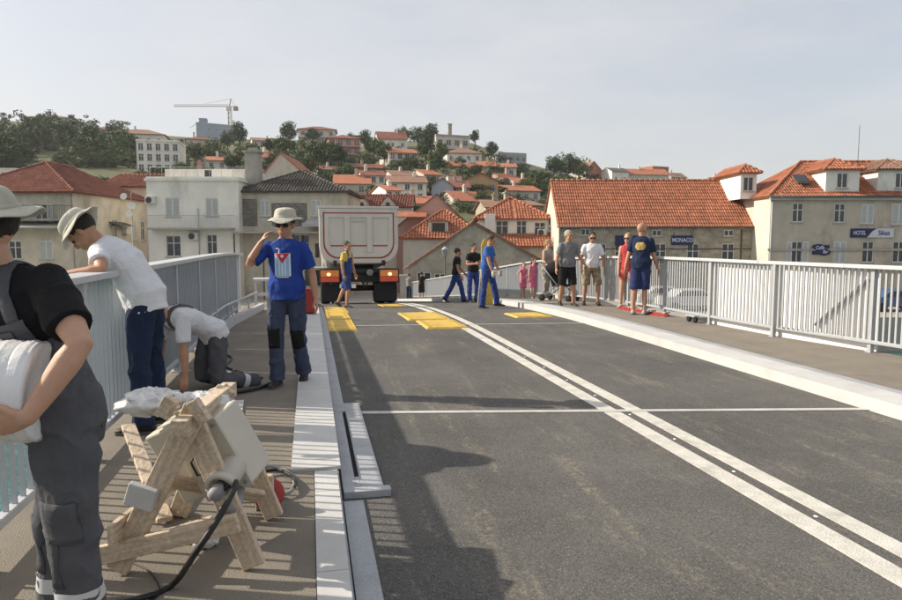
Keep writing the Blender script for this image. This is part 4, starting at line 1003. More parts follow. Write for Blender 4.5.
def crown_geo(mb, c, rx, rz, nclump, nleaf, size, rnd, flat=0.0):
    for _ in range(nclump):
        while True:
            d = Vector((rnd.uniform(-1, 1), rnd.uniform(-1, 1), rnd.uniform(-.75, 1)))
            if .25 < d.length < 1: break
        d *= .82
        cc = c + Vector((d.x * rx, d.y * rx, d.z * rz)); r = rx * rnd.uniform(.22, .42)
        for _ in range(nleaf):
            e = Vector((rnd.gauss(0, 1), rnd.gauss(0, 1), rnd.gauss(0, 1))).normalized()
            p = cc + Vector((e.x * r, e.y * r, e.z * r * .7)) * rnd.uniform(.7, 1.05)
            nrm = (e + Vector((rnd.uniform(-.7, .7), rnd.uniform(-.7, .7), rnd.uniform(-.3, .7)))).normalized()
            t = nrm.orthogonal().normalized(); b = nrm.cross(t); a = rnd.uniform(0, 6.28)
            t, b = t * math.cos(a) + b * math.sin(a), b * math.cos(a) - t * math.sin(a); s = size * rnd.uniform(.6, 1.25)
            mb.add([p - t * s - b * s * .4, p + b * s * .55 - t * .1 * s, p + t * s + b * s * .2, p - b * s * .6 + t * .2 * s], [(0, 1, 2, 3)])
def tree_mesh(seed, kind):
    rnd = random.Random(seed); tr = MB(); cw = MB()      # unit tree: height 1, crown half width .5
    if kind == 'round': c, rx, rz, nc, nl, s = Vector((0, 0, .60)), .44, .38, 52, 40, .032
    elif kind == 'pine': c, rx, rz, nc, nl, s = Vector((0, 0, .70)), .40, .30, 44, 40, .030
    else: c, rx, rz, nc, nl, s = Vector((0, 0, .5)), .50, .47, 46, 36, .036
    hz = c.z
    tr.tube([(0, 0, -.05), (.01, 0, .2), (.0, .01, hz)], [.035, .028, .012], 6)
    for i in range(6):
        a = i * 1.05 + rnd.random(); q = Vector((math.cos(a) * rx * .6, math.sin(a) * rx * .6, hz + rnd.uniform(-.05, .2)))
        tr.tube([(0, 0, .22 + .05 * i), q * .5 + Vector((0, 0, .2)), q], [.014, .01, .004], 5)
    crown_geo(cw, c, rx, rz, nc, nl, s, rnd)
    return tr.mesh('trunk', M_BARK), cw
TREES = []
for i, (k, m) in enumerate((('round', L_GREEN), ('round', L_OLIVE), ('pine', L_PINE), ('pine', L_GREEN), ('bush', L_GREEN), ('bush', L_OLIVE))):
    t, c = tree_mesh(100 + i, k); TREES.append((k, t, c.mesh('crown', m)))
def tree(px, y_base, h_px, w_px, var, label, v=None, name=None, group='trees between the hillside houses'):
    p, vh = on_hill(px, y_base)
    if v:
        q = at_v(px, y_base, v); p = q; vh = v
    k, t, c = TREES[var]
    o = empty(name or {'round': 'broadleaf_tree', 'pine': 'pine_tree', 'bush': 'shrub'}[k], p - Vector((0, 0, .4)), random.uniform(0, 6.28)); tag(o, label, 'tree' if k != 'bush' else 'shrub', group)
    H = h_px / F * vh * 1.06; Wd = w_px / F * vh * 1.12
    for nm, me in (('trunk', t), ('crown', c)):
        b = put(nm, me, o); b.scale = (Wd, Wd, H)
    return o
TL = [
 (240, 158, 36, 20, 2, 'tall dark pine right of the blue grey building'), (228, 152, 22, 16, 0, 'round tree beneath the crane mast'),
 (214, 165, 26, 26, 4, 'broad shrub below the small house under the crane building'), (196, 165, 24, 24, 0, 'round tree right of the white cube building'), (250, 164, 22, 26, 4, 'low green shrub left of the chimney of the blackened roof'),
 (286, 160, 26, 26, 0, 'green tree left of the dark pine before the cream hillside house'), (290, 152, 30, 22, 2, 'dark pine below the left corner of the cream hillside house'), (305, 165, 26, 30, 4, 'wide shrub in front of the cream hillside house'),
 (322, 172, 34, 36, 0, 'large round tree left below the pink block'), (337, 176, 32, 28, 2, 'dark pine covering the foot of the pink block'), (308, 180, 26, 30, 1, 'olive green tree right above the blackened roof'), (347, 180, 18, 22, 4, 'shrub between the pink block and the orange roofs'),
 (366, 156, 26, 18, 2, 'pine just right of the pink block'), (374, 160, 24, 22, 0, 'round tree between the pink block and the columned balcony house'), (384, 167, 26, 20, 0, 'round tree left against the columned balcony house'),
 (366, 168, 18, 20, 5, 'olive shrub under the pine by the pink block'), (402, 146, 20, 18, 0, 'small tree behind the columned balcony house'), (418, 148, 22, 22, 0, 'tree on the crest left of the villa with the tall chimney'),
 (430, 158, 34, 22, 2, 'tall dark pine left of the villa with the tall chimney'), (426, 172, 36, 22, 2, 'dark pine right of the columned balcony house'), (436, 178, 30, 20, 0, 'green tree above the shade painted gable'), (441, 168, 26, 16, 3, 'slim pine below the villa with the tall chimney'),
 (475, 150, 20, 14, 2, 'dark pine right of the tall chimney'), (491, 163, 22, 16, 2, 'pine between the wide brown roof and the grey stepped house'), (521, 172, 10, 14, 4, 'dark shrub under the grey stepped house'),
 (404, 178, 12, 30, 4, 'hedge like shrub below the columned balcony house'), (480, 192, 10, 30, 4, 'low shrub in front of the ochre house'),
 (540, 190, 22, 24, 0, 'round tree at the left end of the grove beside the big roof'), (553, 186, 30, 26, 2, 'tall pine in the grove above the left end of the big roof'), (566, 184, 32, 28, 0, 'tallest round tree of the grove above the big roof'), (579, 184, 28, 26, 0, 'round tree at the right end of the grove, next to the brick house'), (528, 194, 18, 24, 4, 'dark shrub left of the grove beside the big roof'), (590, 188, 16, 22, 4, 'low shrub before the brick house'),
 (558, 196, 22, 30, 4, 'broad shrub in front of the grove beside the big roof'), (606, 190, 12, 20, 4, 'shrub right of the brick house'),
 (140, 184, 16, 18, 5, 'olive shrub below the white cube building'), (100, 188, 14, 22, 4, 'shrub behind the dark red hip roof'), (12, 188, 14, 20, 4, 'shrub in front of the small white house at the left'),
 (352, 152, 20, 16, 0, 'round tree behind the pink block, to its right'), (312, 150, 22, 18, 2, 'pine before the cream hillside house balconies'), (280, 170, 22, 26, 0, 'green tree above the orange sliver of the white gable'), (270, 158, 20, 18, 2, 'pine left of the low terracotta house'),
 (330, 164, 22, 18, 0, 'green tree left against the rose pink block'), (356, 186, 14, 20, 4, 'shrub above the twin gablets'), (410, 170, 16, 18, 0, 'small tree right under the columned balcony'), (448, 158, 18, 14, 2, 'pine tucked left of the wide brown hip roof'), (510, 178, 14, 22, 4, 'shrub at the right end of the terrace row'), (498, 196, 12, 20, 0, 'small tree right of the ochre house'), (444, 190, 12, 14, 0, 'small tree behind the narrow cream house'), (376, 190, 14, 14, 0, 'small tree between the small white house and the white town house'),
 (182, 178, 18, 20, 0, 'round tree behind the parapet of the whitewashed building'), (160, 180, 16, 22, 4, 'shrub at the foot of the white cube building'), (234, 172, 20, 22, 0, 'green tree left of the tall concrete chimney'),
]
for a in TL: tree(*a)
# the wood on the left slope: one mass of crowns nobody could count
rnd = random.Random(5); wood = [MB(), MB(), MB()]; trunks = MB()
def wood_tree(px, py, h, r, which):
    p, v = on_hill(px, py)
    crown_geo(wood[which], p + Vector((0, 0, h * .42)), r, h * .55, 14, 30, r * .095, rnd)
    trunks.tube([p - Vector((0, 0, .5)), p + Vector((0, 0, h * .6))], [.2, .08], 5)
for i in range(430):
    px = rnd.uniform(-70, 137); y0 = sky_y(px)
    f = rnd.random(); py = y0 + 2 + f * (168 - y0)
    dens = noise.noise(Vector((px * .035, py * .09, 1.3)))
    if dens < -.28: continue
    big = rnd.random() < .22 + .3 * max(dens, 0)
    wood_tree(px, py, rnd.uniform(5.0, 9.0) if big else rnd.uniform(1.6, 4.0), rnd.uniform(2.6, 4.4) if big else rnd.uniform(1.2, 2.6), rnd.choice((0, 0, 1, 2)))
for i in range(260):
    px = rnd.uniform(137, 600); y0 = sky_y(px); py = rnd.uniform(y0 + 3, min(190, y0 + 48)); wood_tree(px, py, rnd.uniform(1.5, 3.5), rnd.uniform(1.1, 2.4), 0 if rnd.random() < .5 else 1)
for i in range(150):
    px = rnd.uniform(330, 560); wood_tree(px, rnd.uniform(max(166, sky_y(px) + 6), 214), rnd.uniform(1.2, 2.8), rnd.uniform(.9, 1.9), rnd.choice((0, 1, 1, 2)))
wo = wood[0].build('hillside_wood', L_PINE); stuff(wo)
stuff(wood[1].build('hillside_wood', L_GREEN)); stuff(wood[2].build('hillside_wood', L_OLIVE)); stuff(trunks.build('wood_trunks', M_BARK))

# ================================================================== PEOPLE
from mathutils.bvhtree import BVHTree
def remesh(mb, voxel, smooth=4, name='tmp'):
    me = bpy.data.meshes.new(name); me.from_pydata(mb.v, [], mb.f); fixn(me)
    o = bpy.data.objects.new(name, me); COL.objects.link(o)
    m = o.modifiers.new('r', 'REMESH'); m.mode = 'VOXEL'; m.voxel_size = voxel; m.use_smooth_shade = True
    if smooth:
        s = o.modifiers.new('s', 'SMOOTH'); s.factor = 0.5; s.iterations = smooth
    bpy.context.view_layer.update()
    out = bpy.data.meshes.new_from_object(o.evaluated_get(bpy.context.evaluated_depsgraph_get()))
    bpy.data.objects.remove(o); bpy.data.meshes.remove(me)
    return out
def wrinkle(me, amp, sc, seed=0, an=(1, 1, 1)):
    off = Vector((seed * 3.7, seed * 1.3, seed * 7.1)); ns = [v.normal.copy() for v in me.vertices]
    for v, n in zip(me.vertices, ns):
        p = Vector((v.co.x * an[0], v.co.y * an[1], v.co.z * an[2])) * sc + off
        a = 1 - abs(noise.noise(p)) * 2.2; b = noise.noise(p * 2.3)
        v.co += n * amp * (a * a * .8 - .45 + b * .4)
    me.update()
def rtube(mb, pts, rad, n=12):
    """tube with rounded ends"""
    pts = [Vector(p) for p in pts]; a = (pts[0] - pts[1]).normalized(); b = (pts[-1] - pts[-2]).normalized()
    P = [pts[0] + a * rad[0] * .95, pts[0] + a * rad[0] * .7] + pts + [pts[-1] + b * rad[-1] * .7, pts[-1] + b * rad[-1] * .95]
    mb.tube(P, [rad[0] * .25, rad[0] * .7] + list(rad) + [rad[-1] * .7, rad[-1] * .25], n)
def loft(mb, secs, n=20):
    vs = []; fs = []
    for c, x, y, rx, ry in secs:
        for k in range(n):
            a = 2 * math.pi * k / n; vs.append(c + x * (rx * math.cos(a)) + y * (ry * math.sin(a)))
    for i in range(len(secs) - 1):
        for k in range(n): fs.append((i*n+k, i*n+(k+1) % n, (i+1)*n+(k+1) % n, (i+1)*n+k))
    fs.append(tuple(range(n))[::-1]); fs.append(tuple((len(secs)-1)*n+k for k in range(n)))
    mb.add(vs, fs, 0, True)
SKIN = mat('skin_tanned', (0.42, 0.22, 0.135), 0.55, 0.10, 14, 0.08, 160, stain=0.18, stain_col=(0.36, 0.15, 0.09))
SKIN2 = mat('skin_fair', (0.50, 0.29, 0.195), 0.55, 0.09, 14, 0.08, 160, stain=0.15, stain_col=(0.42, 0.18, 0.12))
HAIR_D = mat('hair_dark', (0.018, 0.013, 0.010), 0.55, 0.4, 60, 0.6, 180)
HAIR_G = mat('hair_grey', (0.36, 0.34, 0.32), 0.6, 0.3, 60, 0.6, 180)
HAIR_B = mat('hair_blond', (0.30, 0.19, 0.085), 0.55, 0.3, 60, 0.6, 180)
HAIR_BR = mat('hair_brown', (0.075, 0.043, 0.025), 0.55, 0.3, 60, 0.6, 180)
EYE = mat('eye_dark', (0.015, 0.012, 0.01), 0.25, 0.1)
LENS = mat('sunglass_lens', (0.008, 0.008, 0.009), 0.15, 0.1)
def cloth(name, col, var=0.12, **k):
    m = mat('cloth_' + name, col, 0.88, var, 9, 0.35, 420, spec=0.2, **k); N, L_ = m.node_tree.nodes, m.node_tree.links
    b = N['Principled BSDF']; old = b.inputs['Normal'].links[0].from_socket
    tc = N.new('ShaderNodeTexCoord'); n = N.new('ShaderNodeTexNoise'); n.inputs['Scale'].default_value = 9; n.inputs['Detail'].default_value = 4; n.inputs['Distortion'].default_value = 1.2; n.inputs['Roughness'].default_value = .55
    L_.new(tc.outputs['Object'], n.inputs['Vector']); bp = N.new('ShaderNodeBump'); bp.inputs['Strength'].default_value = .55; bp.inputs['Distance'].default_value = .035
    L_.new(n.outputs['Fac'], bp.inputs['Height']); L_.new(old, bp.inputs['Normal']); L_.new(bp.outputs[0], b.inputs['Normal'])
    return m
C_BLACK = cloth('black', (0.014, 0.014, 0.016)); C_CHAR = cloth('charcoal_overall', (0.098, 0.100, 0.112), stain=0.25, stain_col=(0.14, 0.135, 0.13)); C_NAVY = cloth('navy', (0.017, 0.027, 0.062))
C_WHITE = cloth('white', (0.70, 0.71, 0.73), 0.06); C_BLUE = cloth('royal_blue', (0.020, 0.055, 0.27)); C_JEAN = cloth('grey_blue_work', (0.055, 0.068, 0.115), stain=0.2, stain_col=(0.13, 0.13, 0.14))
C_WORK = cloth('work_blue', (0.03, 0.055, 0.20)); C_YEL = cloth('yellow', (0.60, 0.44, 0.11)); C_HAT = cloth('linen_hat', (0.52, 0.50, 0.42), 0.08, stain=0.2)
C_PINK = cloth('pink', (0.62, 0.16, 0.27)); C_GREY = cloth('grey_melange', (0.17, 0.18, 0.19)); C_CAMO = cloth('camouflage', (0.30, 0.25, 0.16), 0.5, stain=0.9, stain_col=(0.09, 0.09, 0.05))
C_RED = cloth('red', (0.46, 0.05, 0.055)); C_CORAL = cloth('coral', (0.58, 0.13, 0.10)); C_BLUE2 = cloth('mid_blue', (0.035, 0.11, 0.34)); C_DKB = cloth('denim_navy', (0.028, 0.042, 0.12)); C_FLOR = cloth('floral_grey', (0.30, 0.27, 0.24), 0.5)
C_GOLD = mat('print_gold', (0.42, 0.29, 0.09), 0.7, 0.5, 25); C_REFL = mat('reflective_band', (0.55, 0.56, 0.57), 0.4, 0.05)
SHOE = mat('shoe_black', (0.018, 0.017, 0.017), 0.6, 0.2, 10); SHOE_G = mat('shoe_grey', (0.33, 0.32, 0.31), 0.7, 0.2, 10); SOLE = mat('shoe_sole', (0.09, 0.085, 0.08), 0.8)
GLOVE = mat('glove_white', (0.6, 0.6, 0.58), 0.9, 0.1, 20)

def person(label, px, d, face, ground='foot', H=1.78, skin=SKIN, spine=(3, 6), twist=0, head=(0, 0), arms=None, legs=None, shirt=C_BLACK, sleeve=.55, pants=C_NAVY, plen='long', overall=None,
           hat=None, hair=HAIR_D, long_hair=False, shoes=SHOE, fat=0.0, voxel=.0095, slim=1.0, pz=None, curl=(35, 35), shades=False, prints=None, foot_pitch=(0, 0), bands=False, glove=False, lift=0.0, handdir=(None, None), foot_face=(None, None), group=None, shirt_hem=0.0, pos=None, palm=(None, None), roll=0.0, extra=None, hat_off=.050, straps=None, pockets=False):
    S = H / 1.78
    gp = at_v(px, 300, d); X, Y = (gp.x, gp.y) if pos is None else pos
    gz = zr(Y) + (0.10 if ground == 'foot' else 0.0)
    if ground == 'quay': gz = QZ
    root = empty('person', (X, Y, gz), -YAW - R(face)); tag(root, label, 'person', group)
    fa = R(face); ca, sa = math.cos(fa), math.sin(fa)
    def L(v):              # view frame (right, up, away) -> person frame (x right, y forward, z up)
        r, u, a = v; return Vector((r * ca - a * sa, r * sa + a * ca, u)).normalized()
    Z = Vector((0, 0, 1))
    Mp = Matrix.Rotation(R(-spine[0]), 3, 'X'); Mc = Matrix.Rotation(R(-twist), 3, 'Z') @ Matrix.Rotation(R(roll), 3, 'Y') @ Matrix.Rotation(R(-spine[1]), 3, 'X')
    pel0 = Matrix.Rotation(R(-spine[0] * .5), 3, 'X')
    pxa, pya, pza = pel0 @ Vector((1, 0, 0)), pel0 @ Vector((0, 1, 0)), pel0 @ Z
    cxa, cya, cza = Mc @ Vector((1, 0, 0)), Mc @ Vector((0, 1, 0)), Mc @ Z
    legs = legs or {'R': ((0.03, -1, 0), (0, -1, 0)), 'L': ((-0.03, -1, 0), (0, -1, 0))}
    arms = arms or {'R': ((0, -1, 0), (0, -1, -.1)), 'L': ((0, -1, 0), (0, -1, -.1))}
    # FK from pelvis at origin
    P = Vector((0, 0, 0)); J = {}
    for s, sx in (('R', 1), ('L', -1)):
        hip = P + pxa * (.092 * sx) - Z * .03; th, shn = L(legs[s][0]), L(legs[s][1])
        kn = hip + th * .43; an = kn + shn * .43; J[s] = [hip, kn, an]
    low = min(J['R'][2].z, J['L'][2].z) - .085
    if pz is None: P_off = -low
    else: P_off = pz / S
    O = Vector((0, 0, P_off)); P = P + O
    for s in 'RL': J[s] = [q + O for q in J[s]]
    Mw = Matrix.Rotation(R(roll * .7), 3, 'Y') @ Matrix.Rotation(R(-spine[0]), 3, 'X')
    C = P + (Mw @ Z) * .28
    neck = C + cza * .25
    sho = {'R': C + cza * .168 + cxa * .172 * slim, 'L': C + cza * .168 - cxa * .172 * slim}
    A = {}
    for s in 'RL':
        up, fo = L(arms[s][0]), L(arms[s][1]); el = sho[s] + up * .285; wr = el + fo * .255; A[s] = [sho[s], el, wr, fo, up]
    # head frame
    hy = Matrix.Rotation(R(-head[1]), 3, 'Z') @ Matrix.Rotation(R(-head[0]), 3, 'X'); hd = hy
    nd = (cza * .6 + (hy @ Z) * .4).normalized(); hc = neck + nd * .134
    hs = 1.09 if H > 1.4 else 1.28
    def hp(x, y, z): return hc + hd @ (Vector((x, y, z)) * hs)
    # torso sections (c, x, y, rx, ry)
    f = fat
    TS = [(P - pza * .10, pxa, pya, .10, .075), (P - pza * .04, pxa, pya, .152, .105 + f*.2), (P + pza * .06, pxa, pya, .158 + f*.3, .108 + f*.8), ((P + C) / 2 + (Mw @ Z) * .02, (pxa + cxa).normalized(), (pya + cya).normalized(), .138 + f*.5, .098 + f),
          (C, cxa, cya, .150 + f*.3, .106 + f*.6), (C + cza * .10, cxa, cya, .166, .112 + f*.2), (C + cza * .18, cxa, cya, .158, .098), (C + cza * .232, cxa, cya, .105, .075), (C + cza * .27, cxa, cya, .062, .06)]
    TS = [(c, x, y, rx * slim, ry * (slim + 1) / 2) for c, x, y, rx, ry in TS]
    b = MB()
    loft(b, TS)
    for s, sx in (('R', 1), ('L', -1)):
        a0, el, wr, fo, up = A[s]
        k = .9 if slim < 1 else 1.0
        rtube(b, [a0, a0 + up * .09, a0 + up * .2, el, el + fo * .06, el + fo * .16, wr], [.060*k, .055*k, .047*k, .040*k, .043*k, .036*k, .026*k])
        # hand
        hdir = L(handdir[0 if s == 'R' else 1]) if handdir[0 if s == 'R' else 1] else fo
        pn = palm[0 if s == 'R' else 1]
        side = L(pn) if pn else Vector((-sx, 0, 0))          # palm normal: towards the body
        side = side - hdir * side.dot(hdir)
        if side.length < .1: side = hdir.orthogonal()
        side.normalize(); acr = hdir.cross(side).normalized() * sx
        fwd_ = acr if acr.dot(Vector((0, 1, 0))) + .3 * acr.z > 0 else -acr   # thumb side
        if abs(acr.dot(Vector((0, 1, 0)))) < .15: fwd_ = acr if acr.z > 0 else -acr
        cu = R(curl[0 if s == 'R' else 1])
        pc = [(wr - hdir * .01, .026, .020), (wr + hdir * .03, .036, .017), (wr + hdir * .07, .042, .015), (wr + hdir * .095, .040, .012)]
        loft(b, [(c, fwd_, side, rx, ry) for c, rx, ry in pc], 12)
        for i, (o_, ln) in enumerate(((.031, .072), (.0105, .080), (-.010, .074), (-.030, .058))):
            p = wr + hdir * .088 + fwd_ * o_; ang = .12; pts = [p]; dr = hdir
            for seg, fr in enumerate((.42, .32, .26)):
                ang += cu * (.30 if seg == 0 else .35) * (1 + i * .08)
                dr = hdir * math.cos(ang) + side * math.sin(ang); p = p + dr * ln * fr * 1.08; pts.append(p)
            rtube(b, pts, [.0098, .0092, .0085, .0072], 8)
        p = wr + hdir * .025 + fwd_ * .026; q = p + (hdir * .62 + fwd_ * .68 + side * .25).normalized() * .042; r_ = q + (hdir * .88 + fwd_ * .25 + side * .35).normalized() * .032
        rtube(b, [p, q, r_, r_ + (hdir * .9 + side * .4).normalized() * .02], [.015, .012, .0105, .0085], 8)
        hip, kn, an = J[s]; th = (kn - hip).normalized(); shn = (an - kn).normalized()
        rtube(b, [hip, hip + th * .15, hip + th * .3, kn, kn + shn * .1, kn + shn * .2, kn + shn * .32, an], [.085, .080, .066, .054, .056, .052, .040, .036])
    # head and neck
    rtube(b, [C + cza * .2, neck, hp(0, -.012, -.05)], [.066, .062, .060])
    HR_ = hd * hs
    b.ell(hp(0, -.012, .03), (.075, .096, .092), HR_, 18, 12); b.ell(hp(0, .022, -.03), (.062, .074, .085), HR_, 18, 12); b.ell(hp(0, .038, -.078), (.043, .048, .036), HR_)
    b.ell(hp(0, .080, .032), (.048, .020, .012), HR_); b.ell(hp(0, .088, -.058), (.024, .012, .011), HR_)
    rtube(b, [hp(0, .090, .018), hp(0, .105, -.008), hp(0, .108, -.024)], [.008, .011, .014], 8)
    for sx in (-1, 1):
        b.ell(hp(.077 * sx, -.006, -.002), (.011, .019, .031), HR_, 10, 8); b.ell(hp(.036 * sx, .066, -.018), (.024, .02, .02), HR_)
    k = S
    def fin(mb_):
        mb_.v = [tuple(Vector(p) * k) for p in mb_.v]; return mb_
    bm_ = remesh(fin(b), voxel, 2); bm_.materials.append(skin); bm_.name = 'body'; put('body', bm_, root)
    # eyes
    if not shades:
        for sx in (-1, 1):
            e = MB(); e.ell(hp(.033 * sx, .083, .008), (.013, .010, .0075), HR_, 10, 6); fin(e).build('eye', EYE, root)
    else:
        e = MB()
        for sx in (-1, 1): e.ell(hp(.036 * sx, .094, .008), (.031, .012, .020), HR_, 12, 6); e.tube([hp(.066 * sx, .085, .012), hp(.082 * sx, -.005, .012)], .003, 5)
        e.tube([hp(-.01, .102, .012), hp(.01, .102, .012)], .004, 5); fin(e).build('sunglasses', LENS, root)
    if hair:
        e = MB(); e.ell(hp(0, -.026, .043), (.085, .100, .090), HR_, 18, 12)
        if long_hair: e.ell(hp(0, -.075, -.02), (.072, .050, .115), HR_, 14, 10); e.ell(hp(0, -.085, -.11), (.05, .035, .09), HR_, 12, 8)
        hm_ = remesh(fin(e), max(voxel * .8, .007), 2); wrinkle(hm_, .004, 40, 3); hm_.materials.append(hair); put('hair', hm_, root)
    if hat:
        e = MB(); n = 32; rings = [(.082, -.012, .0), (.101, .022, 0), (.101, .05, 0), (.098, .080, 0), (.088, .104, 0), (.055, .116, 0), (.004, .118, 0)]
        brim = [(.102, .034), (.126, .024), (.152, .008), (.164, -.002), (.162, -.008), (.148, .000), (.122, .014), (.099, .022)]
        vs = []; fs = []
        for j, (r_, z_, _) in enumerate(rings[1:]):
            for i in range(n):
                a = 2 * math.pi * i / n; wob = 1 + .07 * noise.noise(Vector((math.cos(a) * 2.4, math.sin(a) * 2.4, z_ * 22 + H)))
                vs.append(hp(r_ * wob * .97 * math.cos(a), r_ * wob * 1.12 * math.sin(a) - .018, z_ + hat_off))
        m_ = len(rings) - 1
        for j in range(m_ - 1):
            for i in range(n): fs.append((j*n+i, j*n+(i+1) % n, (j+1)*n+(i+1) % n, (j+1)*n+i))
        e.add(vs, fs, 0, True); vs = []; fs = []
        for j, (r_, z_) in enumerate(brim):
            for i in range(n):
                a = 2 * math.pi * i / n; w_ = (r_ - .1) / .07 * .045 * noise.noise(Vector((math.cos(a) * 1.6, math.sin(a) * 1.6, H * 7)))
                vs.append(hp(r_ * math.cos(a), r_ * 1.1 * math.sin(a) - .016, z_ + w_ + hat_off))
        for j in range(len(brim)):
            for i in range(n):
                j2 = (j + 1) % len(brim); fs.append((j*n+i, j*n+(i+1) % n, j2*n+(i+1) % n, j2*n+i))
        e.add(vs, fs, 0, True); ho = fin(e).build('hat', hat, root)
        s_ = ho.modifiers.new('sub', 'SUBSURF'); s_.levels = 1; s_.render_levels = 1
        e = MB(); e.lathe([(.1005, .0), (.1035, .0), (.1035, .022), (.1005, .022)], 32, Matrix.Translation(hp(0, -.018, hat_off + .024)).to_4x4() @ (hd * hs).to_4x4() @ Matrix.Diagonal((.99, 1.13, 1, 1))); fin(e).build('hat_band', hat, ho)
    # shirt
    bvh = None
    if shirt:
        e = MB(); inf = .020 if not overall else .012
        lo = 1 if not overall else 2
        T2 = [(c, x, y, rx + inf + (.016 if i < 3 and not overall else 0), ry + inf + (.014 if i < 3 and not overall else 0)) for i, (c, x, y, rx, ry) in enumerate(TS)]
        hem = (P - pza * (.055 + shirt_hem), pxa, pya, T2[1][3] + .006, T2[1][4] + .006)
        loft(e, [hem] + T2[1:8] + [(TS[8][0] - cza * .008, cxa, cya, TS[8][3] + .016, TS[8][4] + .014)])
        for s in 'RL':
            a0, el, wr, fo, up = A[s]; ln = .285 * sleeve
            if sleeve > 0.05:
                pts = [a0 + (C + cza * .16 - a0) * .25, a0 + up * .02, a0 + up * ln * .5, a0 + up * ln]
                rr = [.066, .071, .071, .073]
                e.tube(pts, rr, 14); e.ell(a0, (.069, .069, .069))
                if sleeve > 1: e.tube([a0 + up * .26, el, el + fo * (.255 * (sleeve - 1))], [.06, .056, .05], 14)
        sm_ = remesh(fin(e), voxel, 5); wrinkle(sm_, .011, 7.0, H * 10, (1, 1, .8)); sm_.materials.append(shirt); sm_.name = 'shirt'; put('shirt', sm_, root)
        bvh = BVHTree.FromPolygons([v.co for v in sm_.vertices], [p.vertices for p in sm_.polygons])
    # trousers
    pm = overall or pants
    if pm:
        e = MB(); inf = .010 if not overall else .034
        secs = [(c, x, y, rx + (inf if i < 3 else (.034 if i == 3 else .020)), ry + (inf if i < 3 else (.034 if i == 3 else .020))) for i, (c, x, y, rx, ry) in enumerate(TS[:4 if not overall else 5])]
        secs[0] = (P - pza * .12, pxa, pya, .10, .085)
        if not overall: secs[1] = (secs[1][0], pxa, pya, TS[1][3] + .022, TS[1][4] + .02)
        if not overall: secs[-1] = (P + pza * .12, pxa, pya, TS[3][3] + .004, TS[3][4] + .004)
        loft(e, secs)
        for s in 'RL':
            hip, kn, an = J[s]; th = (kn - hip).normalized(); shn = (an - kn).normalized()
            if plen == 'long': e.tube([hip, hip + th * .1, hip + th * .28, kn, kn + shn * .15, kn + shn * .3, an + shn * .02], [.098, .104, .090, .078, .078, .076, .082], 16)
            elif plen == 'knee': e.tube([hip, hip + th * .1, hip + th * .28, kn + shn * .02], [.098, .106, .102, .100], 16)
            else: e.tube([hip, hip + th * .1, hip + th * .26], [.096, .104, .100], 16)
        pm_ = remesh(fin(e), voxel, 4); wrinkle(pm_, .016 if plen == 'long' else .009, 6.5, H * 5 + 1, (1, 1, .9)); pm_.materials.append(pm); pm_.name = 'trousers'; tr = put('trousers' if plen == 'long' else 'shorts', pm_, root)
        if bands:
            bv2 = BVHTree.FromPolygons([v.co for v in pm_.vertices], [p.vertices for p in pm_.polygons])
            for s in 'RL':
                hip, kn, an = J[s]; shn = (an - kn).normalized(); x_ = shn.orthogonal().normalized(); y_ = shn.cross(x_)
                e = MB(); vs = []; fs = []; n = 28
                for j, t_ in enumerate((.27, .325) if bands is True else bands):
                    for i in range(n):
                        a = 6.2832 * i / n; dr = x_ * math.cos(a) + y_ * math.sin(a); c_ = (kn + shn * t_) * k
                        hit = bv2.ray_cast(c_ + dr * .2, -dr, .2); q = hit[0] if hit[0] is not None else c_ + dr * .08 * k
                        vs.append(q + dr * .003)
                for i in range(n): fs.append((i, (i+1) % n, n+(i+1) % n, n+i))
                e.add(vs, fs, 0, True); e.build('reflective_band', C_REFL, tr)
    if pockets and pm:
        bv3 = BVHTree.FromPolygons([v.co for v in pm_.vertices], [p.vertices for p in pm_.polygons])
        for s, sx in (('R', 1), ('L', -1)):
            hip, kn, an = J[s]; th = (kn - hip).normalized(); shn = (an - kn).normalized()
            for nm, c_, ax_, dr, w_, h_ in (('cargo_pocket', hip + th * .30, th, Vector((sx * .85, .45, 0)), .062, .075), ('knee_patch', kn + shn * .01, shn, Vector((sx * .1, 1, 0)), .058, .10)):
                dr = (dr - ax_ * dr.dot(ax_)).normalized(); tt = ax_.cross(dr); e = MB(); vs = []; n_ = 6
                for j in range(n_ + 1):
                    for i in range(n_ + 1):
                        q = (c_ + tt * w_ * (i / n_ * 2 - 1) - ax_ * h_ * (j / n_ * 2 - 1)) * k
                        hit = bv3.ray_cast(q + dr * .25, -dr, .3); vs.append((hit[0] if hit[0] is not None else q + dr * .08) + dr * .004)
                e.add(vs, [(j*(n_+1)+i, j*(n_+1)+i+1, (j+1)*(n_+1)+i+1, (j+1)*(n_+1)+i) for j in range(n_) for i in range(n_)], 0, True)
                o_ = e.build(nm, C_BLACK if nm == 'knee_patch' and pm is C_JEAN else pm, tr); sd = o_.modifiers.new('s', 'SOLIDIFY'); sd.thickness = .007; sd.offset = 0
    # overall straps and bib, laid on the shirt
    def project(p, tgt):
        dr = (tgt - p).normalized(); hit = bvh.ray_cast(p, dr, 1.0)
        return hit[0] - dr * .008 if hit[0] is not None else None
    def ribbon(name, path, wv, half, m, thick=.006):
        vs = []
        for p, tg_ in path:
            row = []
            for o_ in (-half, half):
                q = project((p + wv * o_) * k, (tg_ + wv * o_ * .8) * k)
                row.append(q)
            if None not in row: vs.append(row)
        if len(vs) < 2: return
        e = MB(); flat = [q for row in vs for q in row]
        e.add(flat, [(2*i, 2*i+1, 2*i+3, 2*i+2) for i in range(len(vs) - 1)], 0, True)
        o_ = e.build(name, m, root); sd = o_.modifiers.new('s', 'SOLIDIFY'); sd.thickness = thick; sd.offset = 0
